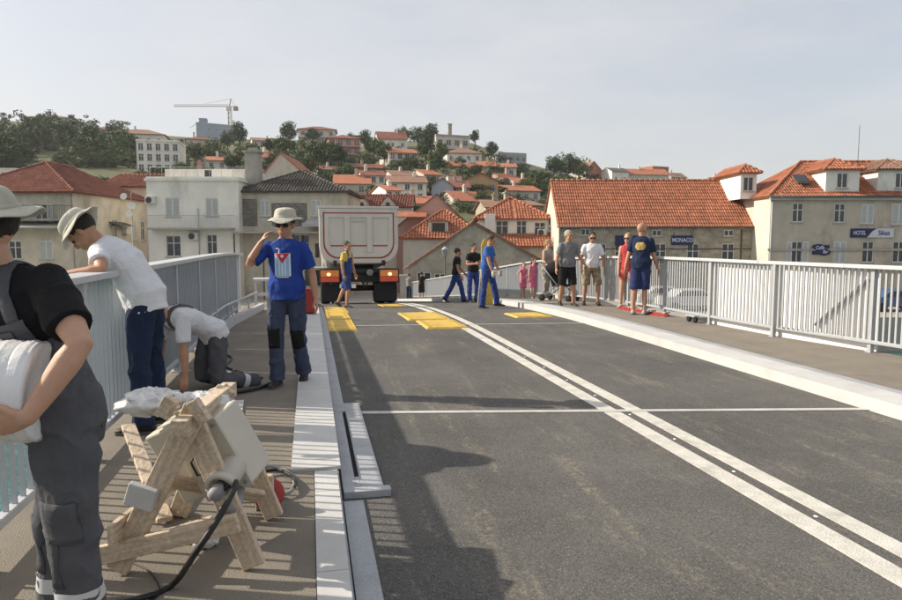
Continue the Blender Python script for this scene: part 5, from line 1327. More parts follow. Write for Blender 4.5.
    def patch(name, m, x0, x1, z0, z1, back=False, nx=8, nz=8, tri=None, gap=0.0):
        """flat print laid on the chest; coordinates in the chest frame"""
        e = MB(); vs = []; ok = True; sg = -1 if back else 1
        for j in range(nz + 1):
            for i in range(nx + 1):
                tz = j / nz; tx = i / nx
                if tri: w_ = tri(tz); xx = (x0 + x1) / 2 + (tx - .5) * (x1 - x0) * w_
                else: xx = x0 + (x1 - x0) * tx
                zz = z0 + (z1 - z0) * tz
                q = project((C + cxa * xx + cza * zz + cya * .4 * sg) * k, (C + cxa * xx + cza * zz) * k)
                if q is None: q = (C + cxa * xx + cza * zz + cya * .13 * sg) * k
                vs.append(q + cya * sg * gap)
        fs = [(j*(nx+1)+i, j*(nx+1)+i+1, (j+1)*(nx+1)+i+1, (j+1)*(nx+1)+i) for j in range(nz) for i in range(nx)]
        e.add(vs, fs, 0, True); return e.build(name, m, root)
    if overall or straps:
        for sx in (-1, 1):
            path = []
            for i in range(15):
                t_ = i / 14; a = t_ * math.pi
                path.append((C + cxa * (.095 - .03 * t_) * sx + cya * (.34 * math.cos(a)) + cza * (.02 + .40 * math.sin(a)), C + cxa * (.085 - .03 * t_) * sx + cza * (.03 + .06 * math.sin(a))))
            ribbon('strap', path, cxa, .021, overall or straps)
    if overall:
        patch('bib', overall, -.115, .115, -.12, .10, nx=10, nz=10, gap=.006)
        patch('bib_pocket', overall, -.075, .075, -.04, .075, gap=.013)
        e = MB(); q = project((C + cxa * .092 + cza * .10 + cya * .4) * k, (C + cxa * .092 + cza * .1) * k)
        if q is not None: e.box(q + cya * .012, (.03, .008, .035)); e.build('buckle', C_REFL, root)
    if prints: prints(patch, C_GOLD)
    # shoes
    for i, s in enumerate('RL'):
        an = J[s][2]; fdv = L(foot_face[i]) if foot_face[i] else Vector((.12 if s == 'R' else -.12, 1, 0)); fdv.z = 0; fdv.normalize()
        fp = foot_pitch[i]
        lat = fdv.cross(Z); dirv = (fdv * math.cos(R(fp)) - Z * math.sin(R(fp))).normalized(); upv = lat.cross(dirv)
        base = an - upv * .083
        e = MB(); secs = [(-.078, .026, .050), (-.055, .036, .088), (-.01, .040, .110), (.045, .043, .088), (.10, .047, .062), (.155, .046, .050), (.19, .034, .042), (.205, .018, .034)]
        vs = []; fs = []; n = 12
        for y_, w_, h_ in secs:
            for j in range(n):
                a = 2 * math.pi * j / n; cc, ss = math.cos(a), math.sin(a)
                vs.append(base + dirv * y_ + lat * w_ * cc * (1 if ss < 0 else 1) + upv * (max(ss, 0) ** .8 * (h_ - .02) + .02 if ss > 0 else .018 + .001 * ss))
        for a_ in range(len(secs) - 1):
            for j in range(n): fs.append((a_*n+j, a_*n+(j+1) % n, (a_+1)*n+(j+1) % n, (a_+1)*n+j))
        fs.append(tuple(range(n))[::-1]); fs.append(tuple((len(secs)-1)*n+j for j in range(n)))
        e.add(vs, fs, 0, True); fixn_me = fixn(fin(e).mesh('shoe', shoes)); so = put('shoe', fixn_me, root)
        e = MB(); poly = [base + dirv * y_ + lat * (w_ + .004) for y_, w_, _ in secs] + [base + dirv * y_ - lat * (w_ + .004) for y_, w_, _ in reversed(secs)]
        e.prism(poly, upv * .02); fin(e); put('sole', fixn(e.mesh('sole', SOLE)), so)
    if extra: extra(root, dict(A=A, J=J, C=C, P=P, k=k, hp=hp, hc=hc, L=L))
    root['lift'] = lift; root.location.z += lift
    return root

# ---- foreground worker with the wrap roll
ROLL = {}
def roll_at(root, q):
    ROLL['Lw'] = q['A']['L'][2] * q['k']; ROLL['root'] = root; ROLL['Rw'] = q['A']['R'][2] * q['k']
person('worker in charcoal dungarees, black T-shirt and linen hat holding a white roll in the foreground', 59, 2.20, 245, H=1.69, spine=(20, 16), roll=13, twist=-54, head=(15, 6), hat_off=.018, pockets=True, hat=C_HAT, skin=SKIN2, shirt=C_BLACK, sleeve=.72, overall=C_CHAR, voxel=.0055, bands=(.13, .185),
       arms={'L': ((.60, -.62, -.52), (-.42, -.80, -.42)), 'R': ((-.30, -.85, -.35), (.35, -.20, -.90))}, legs={'R': ((-.06, -.99, -.08), (-.04, -1, .04)), 'L': ((.02, -.99, .08), (-.02, -1, .05))}, curl=(30, 22), handdir=(None, (-.94, -.28, -.02)), palm=((0, -1, 0), (.0, .55, .8)), extra=roll_at)
# ---- worker leaning on the parapet
person('worker in white T-shirt and linen bucket hat bending over the railing cap', 145, 5.3, 264, H=1.87, spine=(24, 50), head=(54, 0), hat_off=.035, hat=C_HAT, shirt=C_WHITE, sleeve=.62, pants=C_NAVY, voxel=.008, fat=.03,
       arms={'L': ((.42, -.42, -.78), (-.93, -.12, -.05)), 'R': ((-.25, -.85, .2), (-.85, -.1, .1))}, legs={'R': ((-.03, -.99, .12), (.05, -.99, .05)), 'L': ((-.02, -.99, -.10), (.05, -.99, 0))}, curl=(70, 60), palm=((0, -1, 0), (0, -1, 0)), shirt_hem=.03)
# ---- kneeling worker
person('kneeling worker in white T-shirt and dark dungarees, head down beside the railing', 212, 6.75, 222, H=1.76, spine=(58, 76), head=(62, 10), shirt=C_WHITE, sleeve=.8, pants=C_CHAR, straps=C_CHAR, hair=HAIR_D, pz=.57, voxel=.008, bands=True,
       arms={'L': ((.05, -.98, -.1), (.05, -.98, -.1)), 'R': ((-.2, -.96, .0), (-.1, -.98, -.05))}, legs={'R': ((-.16, -.96, -.12), (.62, -.20, .74)), 'L': ((.02, -.98, -.15), (.66, -.20, .70))}, curl=(50, 50), palm=((0, 0, 1), (0, 0, 1)), foot_pitch=(70, 70), foot_face=((.65, 0, .72), (.65, 0, .72)), handdir=((-.1, -.9, -.4), (0, -.9, -.4)))
# ---- worker in blue shirt walking to the camera
P_RED_ = mat('print_red', (0.50, 0.035, 0.04), 0.8, 0.1, 20); P_SKYB = mat('print_sky_blue', (0.26, 0.46, 0.68), 0.8, 0.1, 20); P_WHT = mat('print_white', (0.70, 0.72, 0.74), 0.8, 0.06, 20)
def flag_print(patch, _):
    x0, x1, z0, z1 = -.075, .085, -.115, .115
    patch('print_panel', P_WHT, x0, x1, z0, z1, gap=.002)
    for a, b_ in ((x0 + .014, x0 + .045), (x0 + .058, x0 + .074), (x1 - .070, x1 - .054), (x1 - .042, x1 - .012)): patch('print_stripe', P_SKYB, a, b_, z0 + .004, z1 - .035, gap=.0045, nx=3)
    patch('print_triangle', P_RED_, x0 + .006, x1 - .006, z1 - .10, z1 - .002, tri=lambda t: max(t, .02), gap=.007)
    patch('print_star', P_WHT, -.012, .022, z1 - .045, z1 - .014, tri=lambda t: .3 + .7 * abs(math.sin(t * 3.14)), gap=.0095)
    patch('print_straw', P_WHT, .035, .045, z1 + .002, z1 + .045, gap=.003, nx=2); patch('print_straw', P_WHT, .045, .075, z1 + .040, z1 + .052, gap=.003, nx=3)
    patch('print_glass_base', P_WHT, -.055, .065, z0 - .014, z0 - .006, gap=.003)
person('man in royal blue T-shirt with striped print, linen hat and sunglasses, hand at his ear', 287, 6.92, 180, H=1.78, skin=SKIN, spine=(-1, 2), head=(4, 6), hat=C_HAT, hair=HAIR_D, shades=True, shirt=C_BLUE, sleeve=.78, pants=C_JEAN, voxel=.007, fat=.015, pockets=True, prints=flag_print, shirt_hem=.03,
       arms={'R': ((-.56, -.58, -.58), (.50, .86, .05)), 'L': ((.30, -.95, .08), (.16, -.97, -.18))}, legs={'R': ((-.03, -.98, -.16), (.0, -.99, .04)), 'L': ((.02, -.99, .06), (.03, -.92, .38))}, curl=(60, 30), palm=((1, 0, .3), (-1, 0, 0)), foot_pitch=(0, 25))
# ---- worker in yellow by the truck
V9 = .009
person('worker in yellow T-shirt and blue bib shorts walking behind the truck', 347, 17.9, 115, 'road', H=1.76, spine=(2, 4), head=(6, 20), shirt=C_YEL, sleeve=.6, overall=C_WORK, plen='knee', voxel=V9,
       arms={'R': ((-.1, -.97, -.2), (.15, -.97, .0)), 'L': ((.1, -.97, .2), (.25, -.9, .2))}, legs={'R': ((.22, -.97, -.05), (-.1, -.99, -.05)), 'L': ((-.28, -.95, .05), (-.42, -.9, .05))}, foot_pitch=(0, 30))
# ---- three workers by the right kerb
person('worker in dark navy T-shirt and blue trousers striding right, nearest the truck', 456, 21.6, 88, 'road', H=1.76, spine=(4, 6), head=(12, 5), shirt=C_BLACK, pants=C_WORK, voxel=V9, glove=True, hair=HAIR_D,
       arms={'R': ((.05, -.99, 0), (.35, -.9, -.1)), 'L': ((.3, -.95, .1), (.6, -.7, .1))}, legs={'R': ((.38, -.92, 0), (.18, -.98, 0)), 'L': ((-.30, -.95, 0), (-.50, -.86, 0))}, foot_pitch=(-5, 30))
person('worker in black T-shirt with folded arms, half hidden by the mid blue shirted worker', 473, 20.6, 150, 'road', H=1.80, spine=(2, 4), head=(8, 0), shirt=C_BLACK, pants=C_WORK, voxel=V9,
       arms={'R': ((-.15, -.95, -.2), (.85, .1, -.45)), 'L': ((.2, -.95, -.1), (-.8, .25, -.45))}, legs={'R': ((-.06, -.99, -.05), (0, -1, 0)), 'L': ((.08, -.99, .05), (0, -1, 0))})
person('stocky worker in mid blue T-shirt and blue trousers with white gloves, head bowed', 487, 16.9, 112, 'road', H=1.84, spine=(4, 10), head=(22, 0), shirt=C_BLUE2, sleeve=.6, pants=C_WORK, voxel=V9, fat=.03, hair=HAIR_BR,
       arms={'R': ((.15, -.95, -.2), (.3, -.9, -.2)), 'L': ((.25, -.93, .1), (.4, -.85, .1))}, legs={'R': ((-.10, -.98, -.12), (-.12, -.98, -.05)), 'L': ((.32, -.93, .1), (.18, -.97, .05))}, foot_pitch=(5, 0), extra=lambda root, q: [put('glove', fixn((lambda m_: (m_.ell((q['A'][s][2] + q['A'][s][3] * .07) * q['k'], (.05, .035, .09)), m_)[1])(MB()).mesh('glove', GLOVE)), root) for s in 'RL'])
# ---- pedestrians on the right footway
G = 'pedestrians on the right footway'
person('small child in pink, the left one of two beside the woman with the buggy', 523, 21.5, 150, H=1.12, skin=SKIN2, head=(0, 30), shirt=C_PINK, pants=C_PINK, plen='knee', sleeve=.3, hair=HAIR_BR, long_hair=True, voxel=V9, group=G, slim=.9, arms={'R': ((-.7, -.7, 0), (.5, -.6, -.4)), 'L': ((.2, -.97, 0), (.1, -.98, 0))}, shoes=SHOE_G)
person('taller child in a pink dress right of the smaller pink child', 533, 21.0, 160, H=1.24, skin=SKIN2, head=(0, -20), shirt=C_PINK, pants=C_PINK, plen='knee', sleeve=.3, hair=HAIR_BR, long_hair=True, voxel=V9, group=G, slim=.9, arms={'R': ((-.2, -.97, 0), (-.1, -.98, 0)), 'L': ((.3, -.95, 0), (.3, -.9, 0))}, shoes=SHOE_G)
person('blonde woman in a sleeveless patterned top pushing a dark baby buggy', 546, 18.9, 140, H=1.70, skin=SKIN2, spine=(4, 8), head=(8, 0), shirt=C_FLOR, sleeve=.05, pants=C_FLOR, plen='long', hair=HAIR_B, long_hair=True, slim=.85, voxel=V9, group=G, arms={'R': ((-.1, -.95, -.3), (.45, -.55, -.6)), 'L': ((.15, -.9, -.2), (.5, -.5, -.6))}, legs={'R': ((.1, -.98, -.15), (-.05, -.99, .1)), 'L': ((-.05, -.99, .1), (-.1, -.95, .25))}, shoes=SHOE_G, foot_pitch=(0, 15))
person('grey haired man in grey T-shirt and black shorts leading the pedestrians', 567, 15.9, 168, H=1.78, skin=SKIN, head=(6, -12), shirt=C_GREY, sleeve=.75, pants=C_BLACK, plen='knee', hair=HAIR_G, fat=.035, voxel=V9, group=G, arms={'R': ((-.32, -.94, 0), (-.1, -.98, -.15)), 'L': ((.35, -.92, 0), (.55, -.8, -.2))}, legs={'R': ((-.06, -.98, .12), (-.05, -.95, .3)), 'L': ((.06, -.98, -.15), (.05, -.99, 0))}, foot_pitch=(20, 0), shoes=SHOE)
person('man in white T-shirt and camouflage shorts beside the grey haired man', 591, 16.1, 185, H=1.74, skin=SKIN, head=(10, 0), shirt=C_WHITE, sleeve=.75, pants=C_CAMO, plen='knee', hair=HAIR_D, fat=.02, voxel=V9, group=G, arms={'R': ((-.3, -.95, 0), (.0, -.98, -.2)), 'L': ((.33, -.93, 0), (.12, -.98, -.1))}, legs={'R': ((-.10, -.98, .05), (-.03, -.97, .2)), 'L': ((.12, -.98, -.1), (.03, -.99, 0))}, shades=True)
person('woman in red top and coral shorts with sunglasses beside the man in navy', 627, 15.0, 205, H=1.68, skin=SKIN2, head=(2, 10), shirt=C_RED, sleeve=.05, pants=C_CORAL, plen='short', hair=HAIR_B, slim=.88, shades=True, voxel=V9, group=G, arms={'R': ((-.15, -.98, 0), (-.05, -.98, -.1)), 'L': ((.2, -.97, 0), (.1, -.98, -.1))}, legs={'R': ((-.07, -.99, .05), (0, -.98, .15)), 'L': ((.09, -.99, -.08), (.05, -.99, 0))}, shoes=SHOE_G)
def gold(patch, m): patch('print', m, -.10, .10, -.02, .13, back=True, tri=lambda t: .55 + .45 * math.sin(t * 3.1), gap=.003)
person('bald man in navy T-shirt with gold print on his back and blue shorts', 640, 13.55, 25, H=1.84, skin=SKIN, head=(4, 35), shirt=C_NAVY, sleeve=.75, pants=C_DKB, plen='knee', hair=None, fat=.025, voxel=V9, group=G, prints=gold, arms={'R': ((.22, -.95, .05), (.35, -.9, .15)), 'L': ((-.25, -.96, 0), (-.2, -.97, .1))}, legs={'R': ((.0, -.99, .08), (-.02, -.98, -.1)), 'L': ((-.06, -.99, -.06), (-.05, -.99, -.02))}, shoes=SHOE_G, shirt_hem=.02)
person('distant person in black standing at the foot of the bridge, right of the truck', 421.5, 41, 10, 'road', H=1.74, skin=SKIN2, shirt=C_BLACK, pants=C_BLACK, plen='knee', voxel=.014, hair=HAIR_D)
person('distant person in grey beyond the truck, left of the one in black', 409, 43, 30, 'road', H=1.74, skin=SKIN2, shirt=C_GREY, pants=C_NAVY, voxel=.014, hair=HAIR_BR)

# ================================================================== TRUCK
M_TIP = mat('tipper_cream', (0.56, 0.53, 0.475), 0.5, 0.07, 1.5, 0.05, 20, stain=0.35, stain_col=(0.36, 0.32, 0.26))
M_TIPR = mat('tipper_red_tape', (0.36, 0.05, 0.04), 0.5, 0.1, 5); M_RUB = mat('rubber', (0.016, 0.016, 0.016), 0.85, 0.3, 10, 0.2, 60); M_CHAS = mat('chassis_black', (0.022, 0.021, 0.021), 0.7, 0.3, 6)
M_RIM = mat('wheel_rim', (0.22, 0.21, 0.2), 0.5, 0.2, 6, metal=0.3); M_TAILO = emis('tail_lamp_amber', (0.55, 0.18, 0.05), 0.15); M_TAILR = emis('tail_lamp_red', (0.42, 0.06, 0.03), 0.2); M_GLOW = emis('tail_lamp_bulb', (1.0, 0.50, 0.20), 1.8)
tp = at_v(360, 303, 21.2); TY = tp.y; TX = tp.x
TR = empty('tipper_truck', (TX, TY, zr(TY)), 0.0); TR.rotation_euler = (math.atan(-0.078), 0, R(-1.5)); tag(TR, 'cream tipper truck with red taped tailgate and lit rear lamps, driving away on the road', 'truck')
V = Vector
def ushape(w, z0, z1, ch, cv, n=5):      # tipper cross section, bottom corners cut round
    pts = [(-w, z1)]
    for i in range(n + 1):
        a = math.pi + (math.pi / 2) * i / n; pts.append((-w + ch + ch * math.cos(a), z0 + cv + cv * math.sin(a)))
    for i in range(n + 1):
        a = 1.5 * math.pi + (math.pi / 2) * i / n; pts.append((w - ch + ch * math.cos(a), z0 + cv + cv * math.sin(a)))
    pts.append((w, z1)); return pts
bw = 1.23
mb = MB(); mb.prism([V((x, 0.06, z)) for x, z in ushape(bw, 1.26, 2.98, .50, .55)], (0, 5.2, 0)); body = bevel(mb.build('tipper_body', M_TIP, TR), 0.02)
mb = MB(); mb.bx(-bw - .03, bw + .03, 0.0, 5.3, 2.981, 3.06); bevel(mb.build('body_rim', M_TIP, body), .015)
# tailgate: raised frame, recessed field, two ribs
mb = MB(); mb.prism([V((x, -0.02, z)) for x, z in ushape(bw - .02, 1.28, 2.97, .50, .54)], (0, .078, 0)); tg_ = bevel(mb.build('tailgate', M_TIP, TR), .012)
outer = ushape(bw - .13, 1.42, 2.86, .44, .48); inner = ushape(bw - .175, 1.465, 2.815, .42, .46)
def frame(name, o_, i_, y0, y1, m, par):
    mb = MB(); n = len(o_); vs = [V((x, y0, z)) for x, z in o_] + [V((x, y0, z)) for x, z in i_] + [V((x, y1, z)) for x, z in o_] + [V((x, y1, z)) for x, z in i_]; fs = []
    for k in range(n):
        k2 = (k + 1) % n; fs += [(k, k2, n + k2, n + k), (2*n + k, 3*n + k, 3*n + k2, 2*n + k2), (k, 2*n + k, 2*n + k2, k2), (n + k, n + k2, 3*n + k2, 3*n + k)]
    mb.add(vs, fs); return mb.build(name, m, par)
frame('red_tape', outer, inner, -.026, -.021, M_TIPR, tg_)
frame('raised_border', inner, ushape(bw - .30, 1.60, 2.70, .36, .40), -.05, -.019, M_TIP, tg_)
for x in (-.36, .33):
    mb = MB(); mb.bx(x - .085, x + .085, -.075, -.021, 1.60, 2.72); bevel(mb.build('rib', M_TIP, tg_), .02)
mb = MB()
for a, b_ in ((-.92, -.46), (-.26, .23), (.43, .92)): mb.bx(a, b_, -.027, -.021, 1.80, 1.845)
mb.build('red_stripe', M_TIPR, tg_)
mb = MB(); mb.bx(-.22, .18, -.030, -.021, 2.55, 2.60); mb.build('maker_plate', M_SHUTG, tg_)
mb = MB(); mb.bx(-.62, -.12, -.03, -.005, .50, .62); mb.build('number_plate', M_STUD, TR)
for s in (-1, 1):
    mb = MB(); mb.bx(s * 1.16 - .05, s * 1.16 + .05, -.05, .1, 2.75, 2.95); mb.build('hinge', M_TIP, tg_)
    mb = MB(); mb.bx(s * .75 - .05, s * .75 + .05, -.1, .2, 1.2, 1.36); mb.build('latch', M_CHAS, tg_)
mb = MB()
for s in (-1, 1): mb.bx(s * .42 - .05, s * .42 + .05, .3, 7.4, .78, 1.05)
mb.bx(-1.0, 1.0, .28, .42, .70, 1.12); mb.bx(-.5, .5, 1.0, 5.0, 1.06, 1.25); mb.build('chassis', M_CHAS, TR)
mb = MB(); mb.bx(-1.2, 1.2, .10, .22, .98, 1.10); bevel(mb.build('rear_crossbar', M_CHAS, TR), .01)
for s in (-1, 1):
    mb = MB(); cx = s * .92; mb.bx(cx - .32, cx + .32, .0, .12, .66, 1.10); lb = bevel(mb.build('lamp_housing', M_CHAS, TR), .01)
    mb = MB(); mb.bx(cx - .28, cx + .28, -.018, -.002, .86, 1.06); mb.build('amber_lens', M_TAILO, lb)
    mb = MB(); mb.bx(cx - .28, cx + .28, -.018, -.002, .70, .845); mb.build('red_lens', M_TAILR, lb)
    mb = MB(); mb.ell((cx + .03 * s, -.02, .93), (.06, .02, .05)); mb.build('lit_bulb', M_GLOW, lb)
    mb = MB(); mb.bx(s * .82 - .36, s * .82 + .36, .16, .19, .08, .64); bevel(mb.build('mud_flap', M_RUB, TR), .005)
mb = MB(); mb.lathe([(.01, 0), (.11, 0), (.11, .05), (.06, .06), (.01, .06)], 16, Matrix.Translation((.33, .08, .98)) @ Matrix.Rotation(R(90), 4, 'X')); mb.build('tow_coupling', M_RIM, TR)
mb = MB(); mb.tube([(.1, .1, .9), (.12, .0, .6), (.2, .05, .45), (.25, .1, .7)], .025, 6); mb.build('air_hose', M_CHAS, TR)
tyre = MB(); tyre.lathe([(.28, -.15), (.46, -.15), (.51, -.11), (.52, 0), (.51, .11), (.46, .15), (.28, .15)], 28, Matrix.Rotation(R(90), 4, 'Y')); ty = tyre.mesh('tyre', M_RUB)
rm = MB(); rm.lathe([(.02, -.05), (.12, -.08), (.14, -.03), (.27, -.02), (.28, -.15), (.28, .15), (.02, .1)], 20, Matrix.Rotation(R(90), 4, 'Y')); rme = rm.mesh('rim', M_RIM)
for yy, dual in ((1.0, True), (2.4, True), (5.6, False), (7.2, False)):
    for s in (-1, 1):
        for k in range(2 if dual else 1):
            w = put('wheel', ty, TR, (s * (1.06 - k * .33), yy, .52)); put('rim', rme, w)
    mb = MB(); mb.tube([(-1.0, yy, .52), (1.0, yy, .52)], .09, 8); mb.build('axle', M_CHAS, TR)
mb = MB(); mb.prism([V((-1.22, y, z)) for y, z in ((6.2, .9), (8.1, .9), (8.15, 1.9), (7.9, 2.95), (6.2, 2.95))], (2.44, 0, 0)); cab = bevel(mb.build('cab', M_TIP, TR), .06)
mb = MB(); mb.bx(-1.0, 1.0, 6.19, 6.197, 1.9, 2.7); mb.build('rear_window', M_GLASS, cab)
for s in (-1, 1):
    mb = MB(); mb.beam((s * 1.2, 7.6, 2.3), (s * 1.46, 7.7, 2.3), .04, .04); mb.bx(s * 1.42 - .08, s * 1.42 + .12 * 0 + .10, 7.62, 7.74, 1.85, 2.45); bevel(mb.build('mirror', M_CHAS, cab), .02)
    mb = MB(); mb.bx(s * 1.16 - .04, s * 1.16 + .04, 1.6, 5.0, .62, 1.0); mb.build('side_guard', M_CHAS, TR)

# ================================================================== SITE GEAR
M_WOOD = mat('raw_pine', (0.56, 0.455, 0.335), 0.8, 0.09, 9, 0.25, 30, stain=0.15, stain_col=(0.36, 0.27, 0.18), fine=0.12)
def wood_grain(m):
    N, L = m.node_tree.nodes, m.node_tree.links; b = N['Principled BSDF']; src = b.inputs['Base Color'].links[0].from_socket
    tc = N.new('ShaderNodeTexCoord'); mp = N.new('ShaderNodeMapping'); mp.inputs['Scale'].default_value = (60, 3, 60); n = N.new('ShaderNodeTexNoise'); n.inputs['Scale'].default_value = 1; n.inputs['Detail'].default_value = 5; n.inputs['Distortion'].default_value = .8
    L.new(tc.outputs['Object'], mp.inputs[0]); L.new(mp.outputs[0], n.inputs['Vector']); r = N.new('ShaderNodeMapRange'); r.inputs[1].default_value = .3; r.inputs[2].default_value = .7; r.inputs[3].default_value = .72; r.inputs[4].default_value = 1.15; L.new(n.outputs['Fac'], r.inputs[0])
    v = N.new('ShaderNodeVectorMath'); v.operation = 'SCALE'; L.new(src, v.inputs[0]); L.new(r.outputs[0], v.inputs['Scale']); L.new(v.outputs[0], b.inputs['Base Color'])
wood_grain(M_WOOD)
M_CABLE = mat('black_cable', (0.012, 0.012, 0.013), 0.5, 0.2, 10); M_BOXW = mat('cream_switch_box', (0.52, 0.485, 0.41), 0.5, 0.06, 5, stain=0.25); M_REDPL = mat('red_plug', (0.33, 0.035, 0.03), 0.5, 0.1, 10); M_GREYP = mat('grey_plug', (0.25, 0.25, 0.25), 0.6, 0.1, 10)
fz = .10
def V2(px, py, d): return at_v(px, py, d)
g1, g2 = at_z(116, 580, fz), at_z(254, 568, fz)
c0 = (g1 + g2) / 2
TS_ = empty('trestle', c0, -YAW); tag(TS_, 'raw pine trestle with splayed plank legs on the footway', 'trestle')
def tl(px, py, d):          # pixel at distance d -> trestle local
    q = V2(px, py, d) - c0; return V((q.dot(RT), q.dot(FW), q.z))
d0 = c0.dot(FW)
def plank(name, a, b_, w, t, up, par=TS_, m=M_WOOD):
    a, b_ = V(a), V(b_); d_ = b_ - a; L_ = d_.length; d_.normalize(); up = V(up)
    if abs(d_.dot(up)) > .98: up = V((0, 1, 0))
    x_ = d_.cross(up).normalized(); z_ = x_.cross(d_)
    mb = MB(); mb.box((0, 0, 0), (w, L_, t)); o = mb.build(name, m, par)
    o.matrix_basis = Matrix.Translation((a + b_) / 2) @ Matrix((x_, d_, z_)).transposed().to_4x4(); return bevel(o, .004, 1)
L1, L2 = tl(117, 576, d0), tl(252, 565, d0); L1.z = L2.z = .02
A1 = tl(190, 414, d0)
R1, R2 = L1 + V((.03, .62, 0)), L2 + V((-.05, .55, 0)); A2 = A1 + V((-.04, .52, 0))
up = (0, 1, 0)
for a, b_, o_ in ((L1, A1 + V((.03, 0, .03)), 0), (L2, A1 + V((-.03, 0, .02)), .036)):
    plank('leg', a + V((0, o_, 0)), b_ + V((0, o_, 0)), .105, .034, up)
for a, b_, o_ in ((R1, A2 + V((.03, 0, .0)), 0), (R2, A2 + V((-.03, 0, 0)), .036)):
    plank('leg', a + V((0, o_, 0)), b_ + V((0, o_, 0)), .10, .034, up)
plank('crossbar', L1.lerp(A1, .13) + V((-.10, -.036, -.01)), L2.lerp(A1, .33) + V((.04, -.036, 0)), .085, .03, up)
plank('crossbar', R1.lerp(A2, .25) + V((-.05, .07, 0)), R2.lerp(A2, .25) + V((.05, .07, 0)), .085, .03, up)
plank('side_rail', L1.lerp(A1, .28) + V((-.07, -.10, 0)), R1.lerp(A2, .28) + V((-.07, .1, 0)), .09, .03, (1, 0, 0))
plank('top_beam', A1 + V((0, -.12, -.035)), A2 + V((0, .14, -.035)), .075, .075, (0, 0, 1))
plank('brace', L1.lerp(A1, .55) + V((-.02, .075, 0)), R2.lerp(A2, .2) + V((0, -.04, 0)), .08, .028, (0, 1, .3))
mb = MB(); q = A1 + V((-.025, -.02, .035))
mb.box(q + V((-.05, -.035, .01)), (.06, .05, .09), Matrix.Rotation(R(30), 3, 'Y')); mb.box(q + V((.085, -.03, -.01)), (.05, .05, .11), Matrix.Rotation(R(-32), 3, 'Y')); bevel(mb.build('block', M_WOOD, TS_), .004)
mb = MB(); qq = L1.lerp(A1, .52) + V((-.045, -.03, -.02)); mb.box(qq, (.13, .04, .10), Matrix.Rotation(R(18), 3, 'Y')); bevel(mb.build('marker_block', M_KERBW, TS_), .006)
# switch box hung on the trestle
EB = empty('switch_box', c0 + RT * 0 , -YAW); EB.scale = (.86, 1.1, .84); EB.location = V2(222, 450, d0 + .27); EB.rotation_euler = (R(12), R(-24), -YAW + R(-14)); tag(EB, 'cream electrical switch box leaning tilted against the wooden trestle', 'switch box')
mb = MB(); mb.bx(-.14, .16, -.10, .10, -.21, .22); bevel(mb.build('case', M_BOXW, EB), .015, 3)
mb = MB(); mb.bx(-.145, .165, -.108, -.101, -.215, .225); bevel(mb.build('front_rim', M_BOXW, EB), .004)
mb = MB(); Ms = Matrix.Translation((.115, -.10, -.07)) @ Matrix.Rotation(R(100), 4, 'X'); mb.lathe([(.072, 0), (.072, .12), (.082, .12), (.082, .15), (.056, .15), (.052, .08), (.01, .08)], 20, Ms); so = mb.build('socket', M_BOXW, EB)
mb = MB(); mb.lathe([(.026, .0), (.03, .12), (.040, .13), (.040, .17), (.018, .185)], 14, Ms @ Matrix.Translation((0, 0, .03))); mb.build('plug', M_GREYP, so)
mb = MB(); Mr = Matrix.Translation((.07, -.10, -.21)) @ Matrix.Rotation(R(105), 4, 'X'); mb.lathe([(.03, 0), (.032, .06), (.05, .06), (.052, .14), (.03, .15)], 16, Mr); mb.build('lower_socket', M_GREYP, EB)
mb = MB(); mb.tube([(-.02, -.12, .09), (-.05, -.16, .06), (-.045, -.17, -.02), (-.02, -.15, -.03)], .006, 6); mb.build('cable_clip', M_CABLE, EB)
mb = MB(); mb.bx(-.34, -.142, -.06, .16, -.20, .26); o = bevel(mb.build('back_case', M_BOXW, EB), .012)
for x_ in (-.115, .135):
    for z_ in (-.18, .19): mb = MB(); mb.lathe([(.002, 0), (.011, 0), (.010, .006), (.002, .007)], 10, Matrix.Translation((x_, -.108, z_)) @ Matrix.Rotation(R(90), 4, 'X')); mb.build('screw', M_GREYP, EB)
mb = MB(); mb.bx(-.06, .06, -.112, -.1085, .10, .17); mb.build('rating_plate', M_RAIL, EB)
# main cable from the socket down and away
def cable(name, label, pts, r, m=M_CABLE, n=8, sub=6):
    P_ = [V(p) for p in pts]; out = []
    for i in range(len(P_) - 1):
        p0, p1, p2, p3 = P_[max(i-1, 0)], P_[i], P_[i+1], P_[min(i+2, len(P_)-1)]
        for k in range(sub):
            t = k / sub; out.append(.5 * ((2*p1) + (p2-p0)*t + (2*p0-5*p1+4*p2-p3)*t*t + (3*p1-p0-3*p2+p3)*t**3))
    out.append(P_[-1]); mb = MB(); mb.tube(out, r, n); o = mb.build(name, m); tag(o, label, 'cable'); return o
bpy.context.view_layer.update()
sk = EB.matrix_world @ (Ms @ V((0, 0, .20)))
cable('power_cable', 'thick black cable curving from the switch box down to the footway and the dungaree leg', [sk, V2(236, 482, d0 + .0), V2(222, 512, d0 - .18), V2(196, 552, d0 - .28), at_z(172, 585, fz + .02), at_z(140, 598, fz + .02), at_z(100, 600, fz + .02), at_z(40, 590, fz + .02)], .0135)
lo = [(250, 470), (272, 466), (292, 476), (292, 490), (270, 498), (246, 496), (232, 500)]
cable('looped_cable', 'grey looped cable lying behind the red plug', [at_z(x, y, fz + .015 + .02 * (i % 2)) for i, (x, y) in enumerate(lo)], .012, M_GREYP)
cable('looped_cable', 'black looped cable lying beyond the red plug', [at_z(x, y, fz + .03 + .01 * (i % 2)) for i, (x, y) in enumerate([(236, 480), (262, 488), (284, 494), (296, 482), (280, 470), (256, 474), (240, 486)])], .011)
cable('site_hose', 'black hose running past the boots of the kneeling and walking men', [at_z(x, y, fz + .025) for x, y in [(160, 402), (195, 397), (230, 393), (258, 388), (276, 381)]], .02)
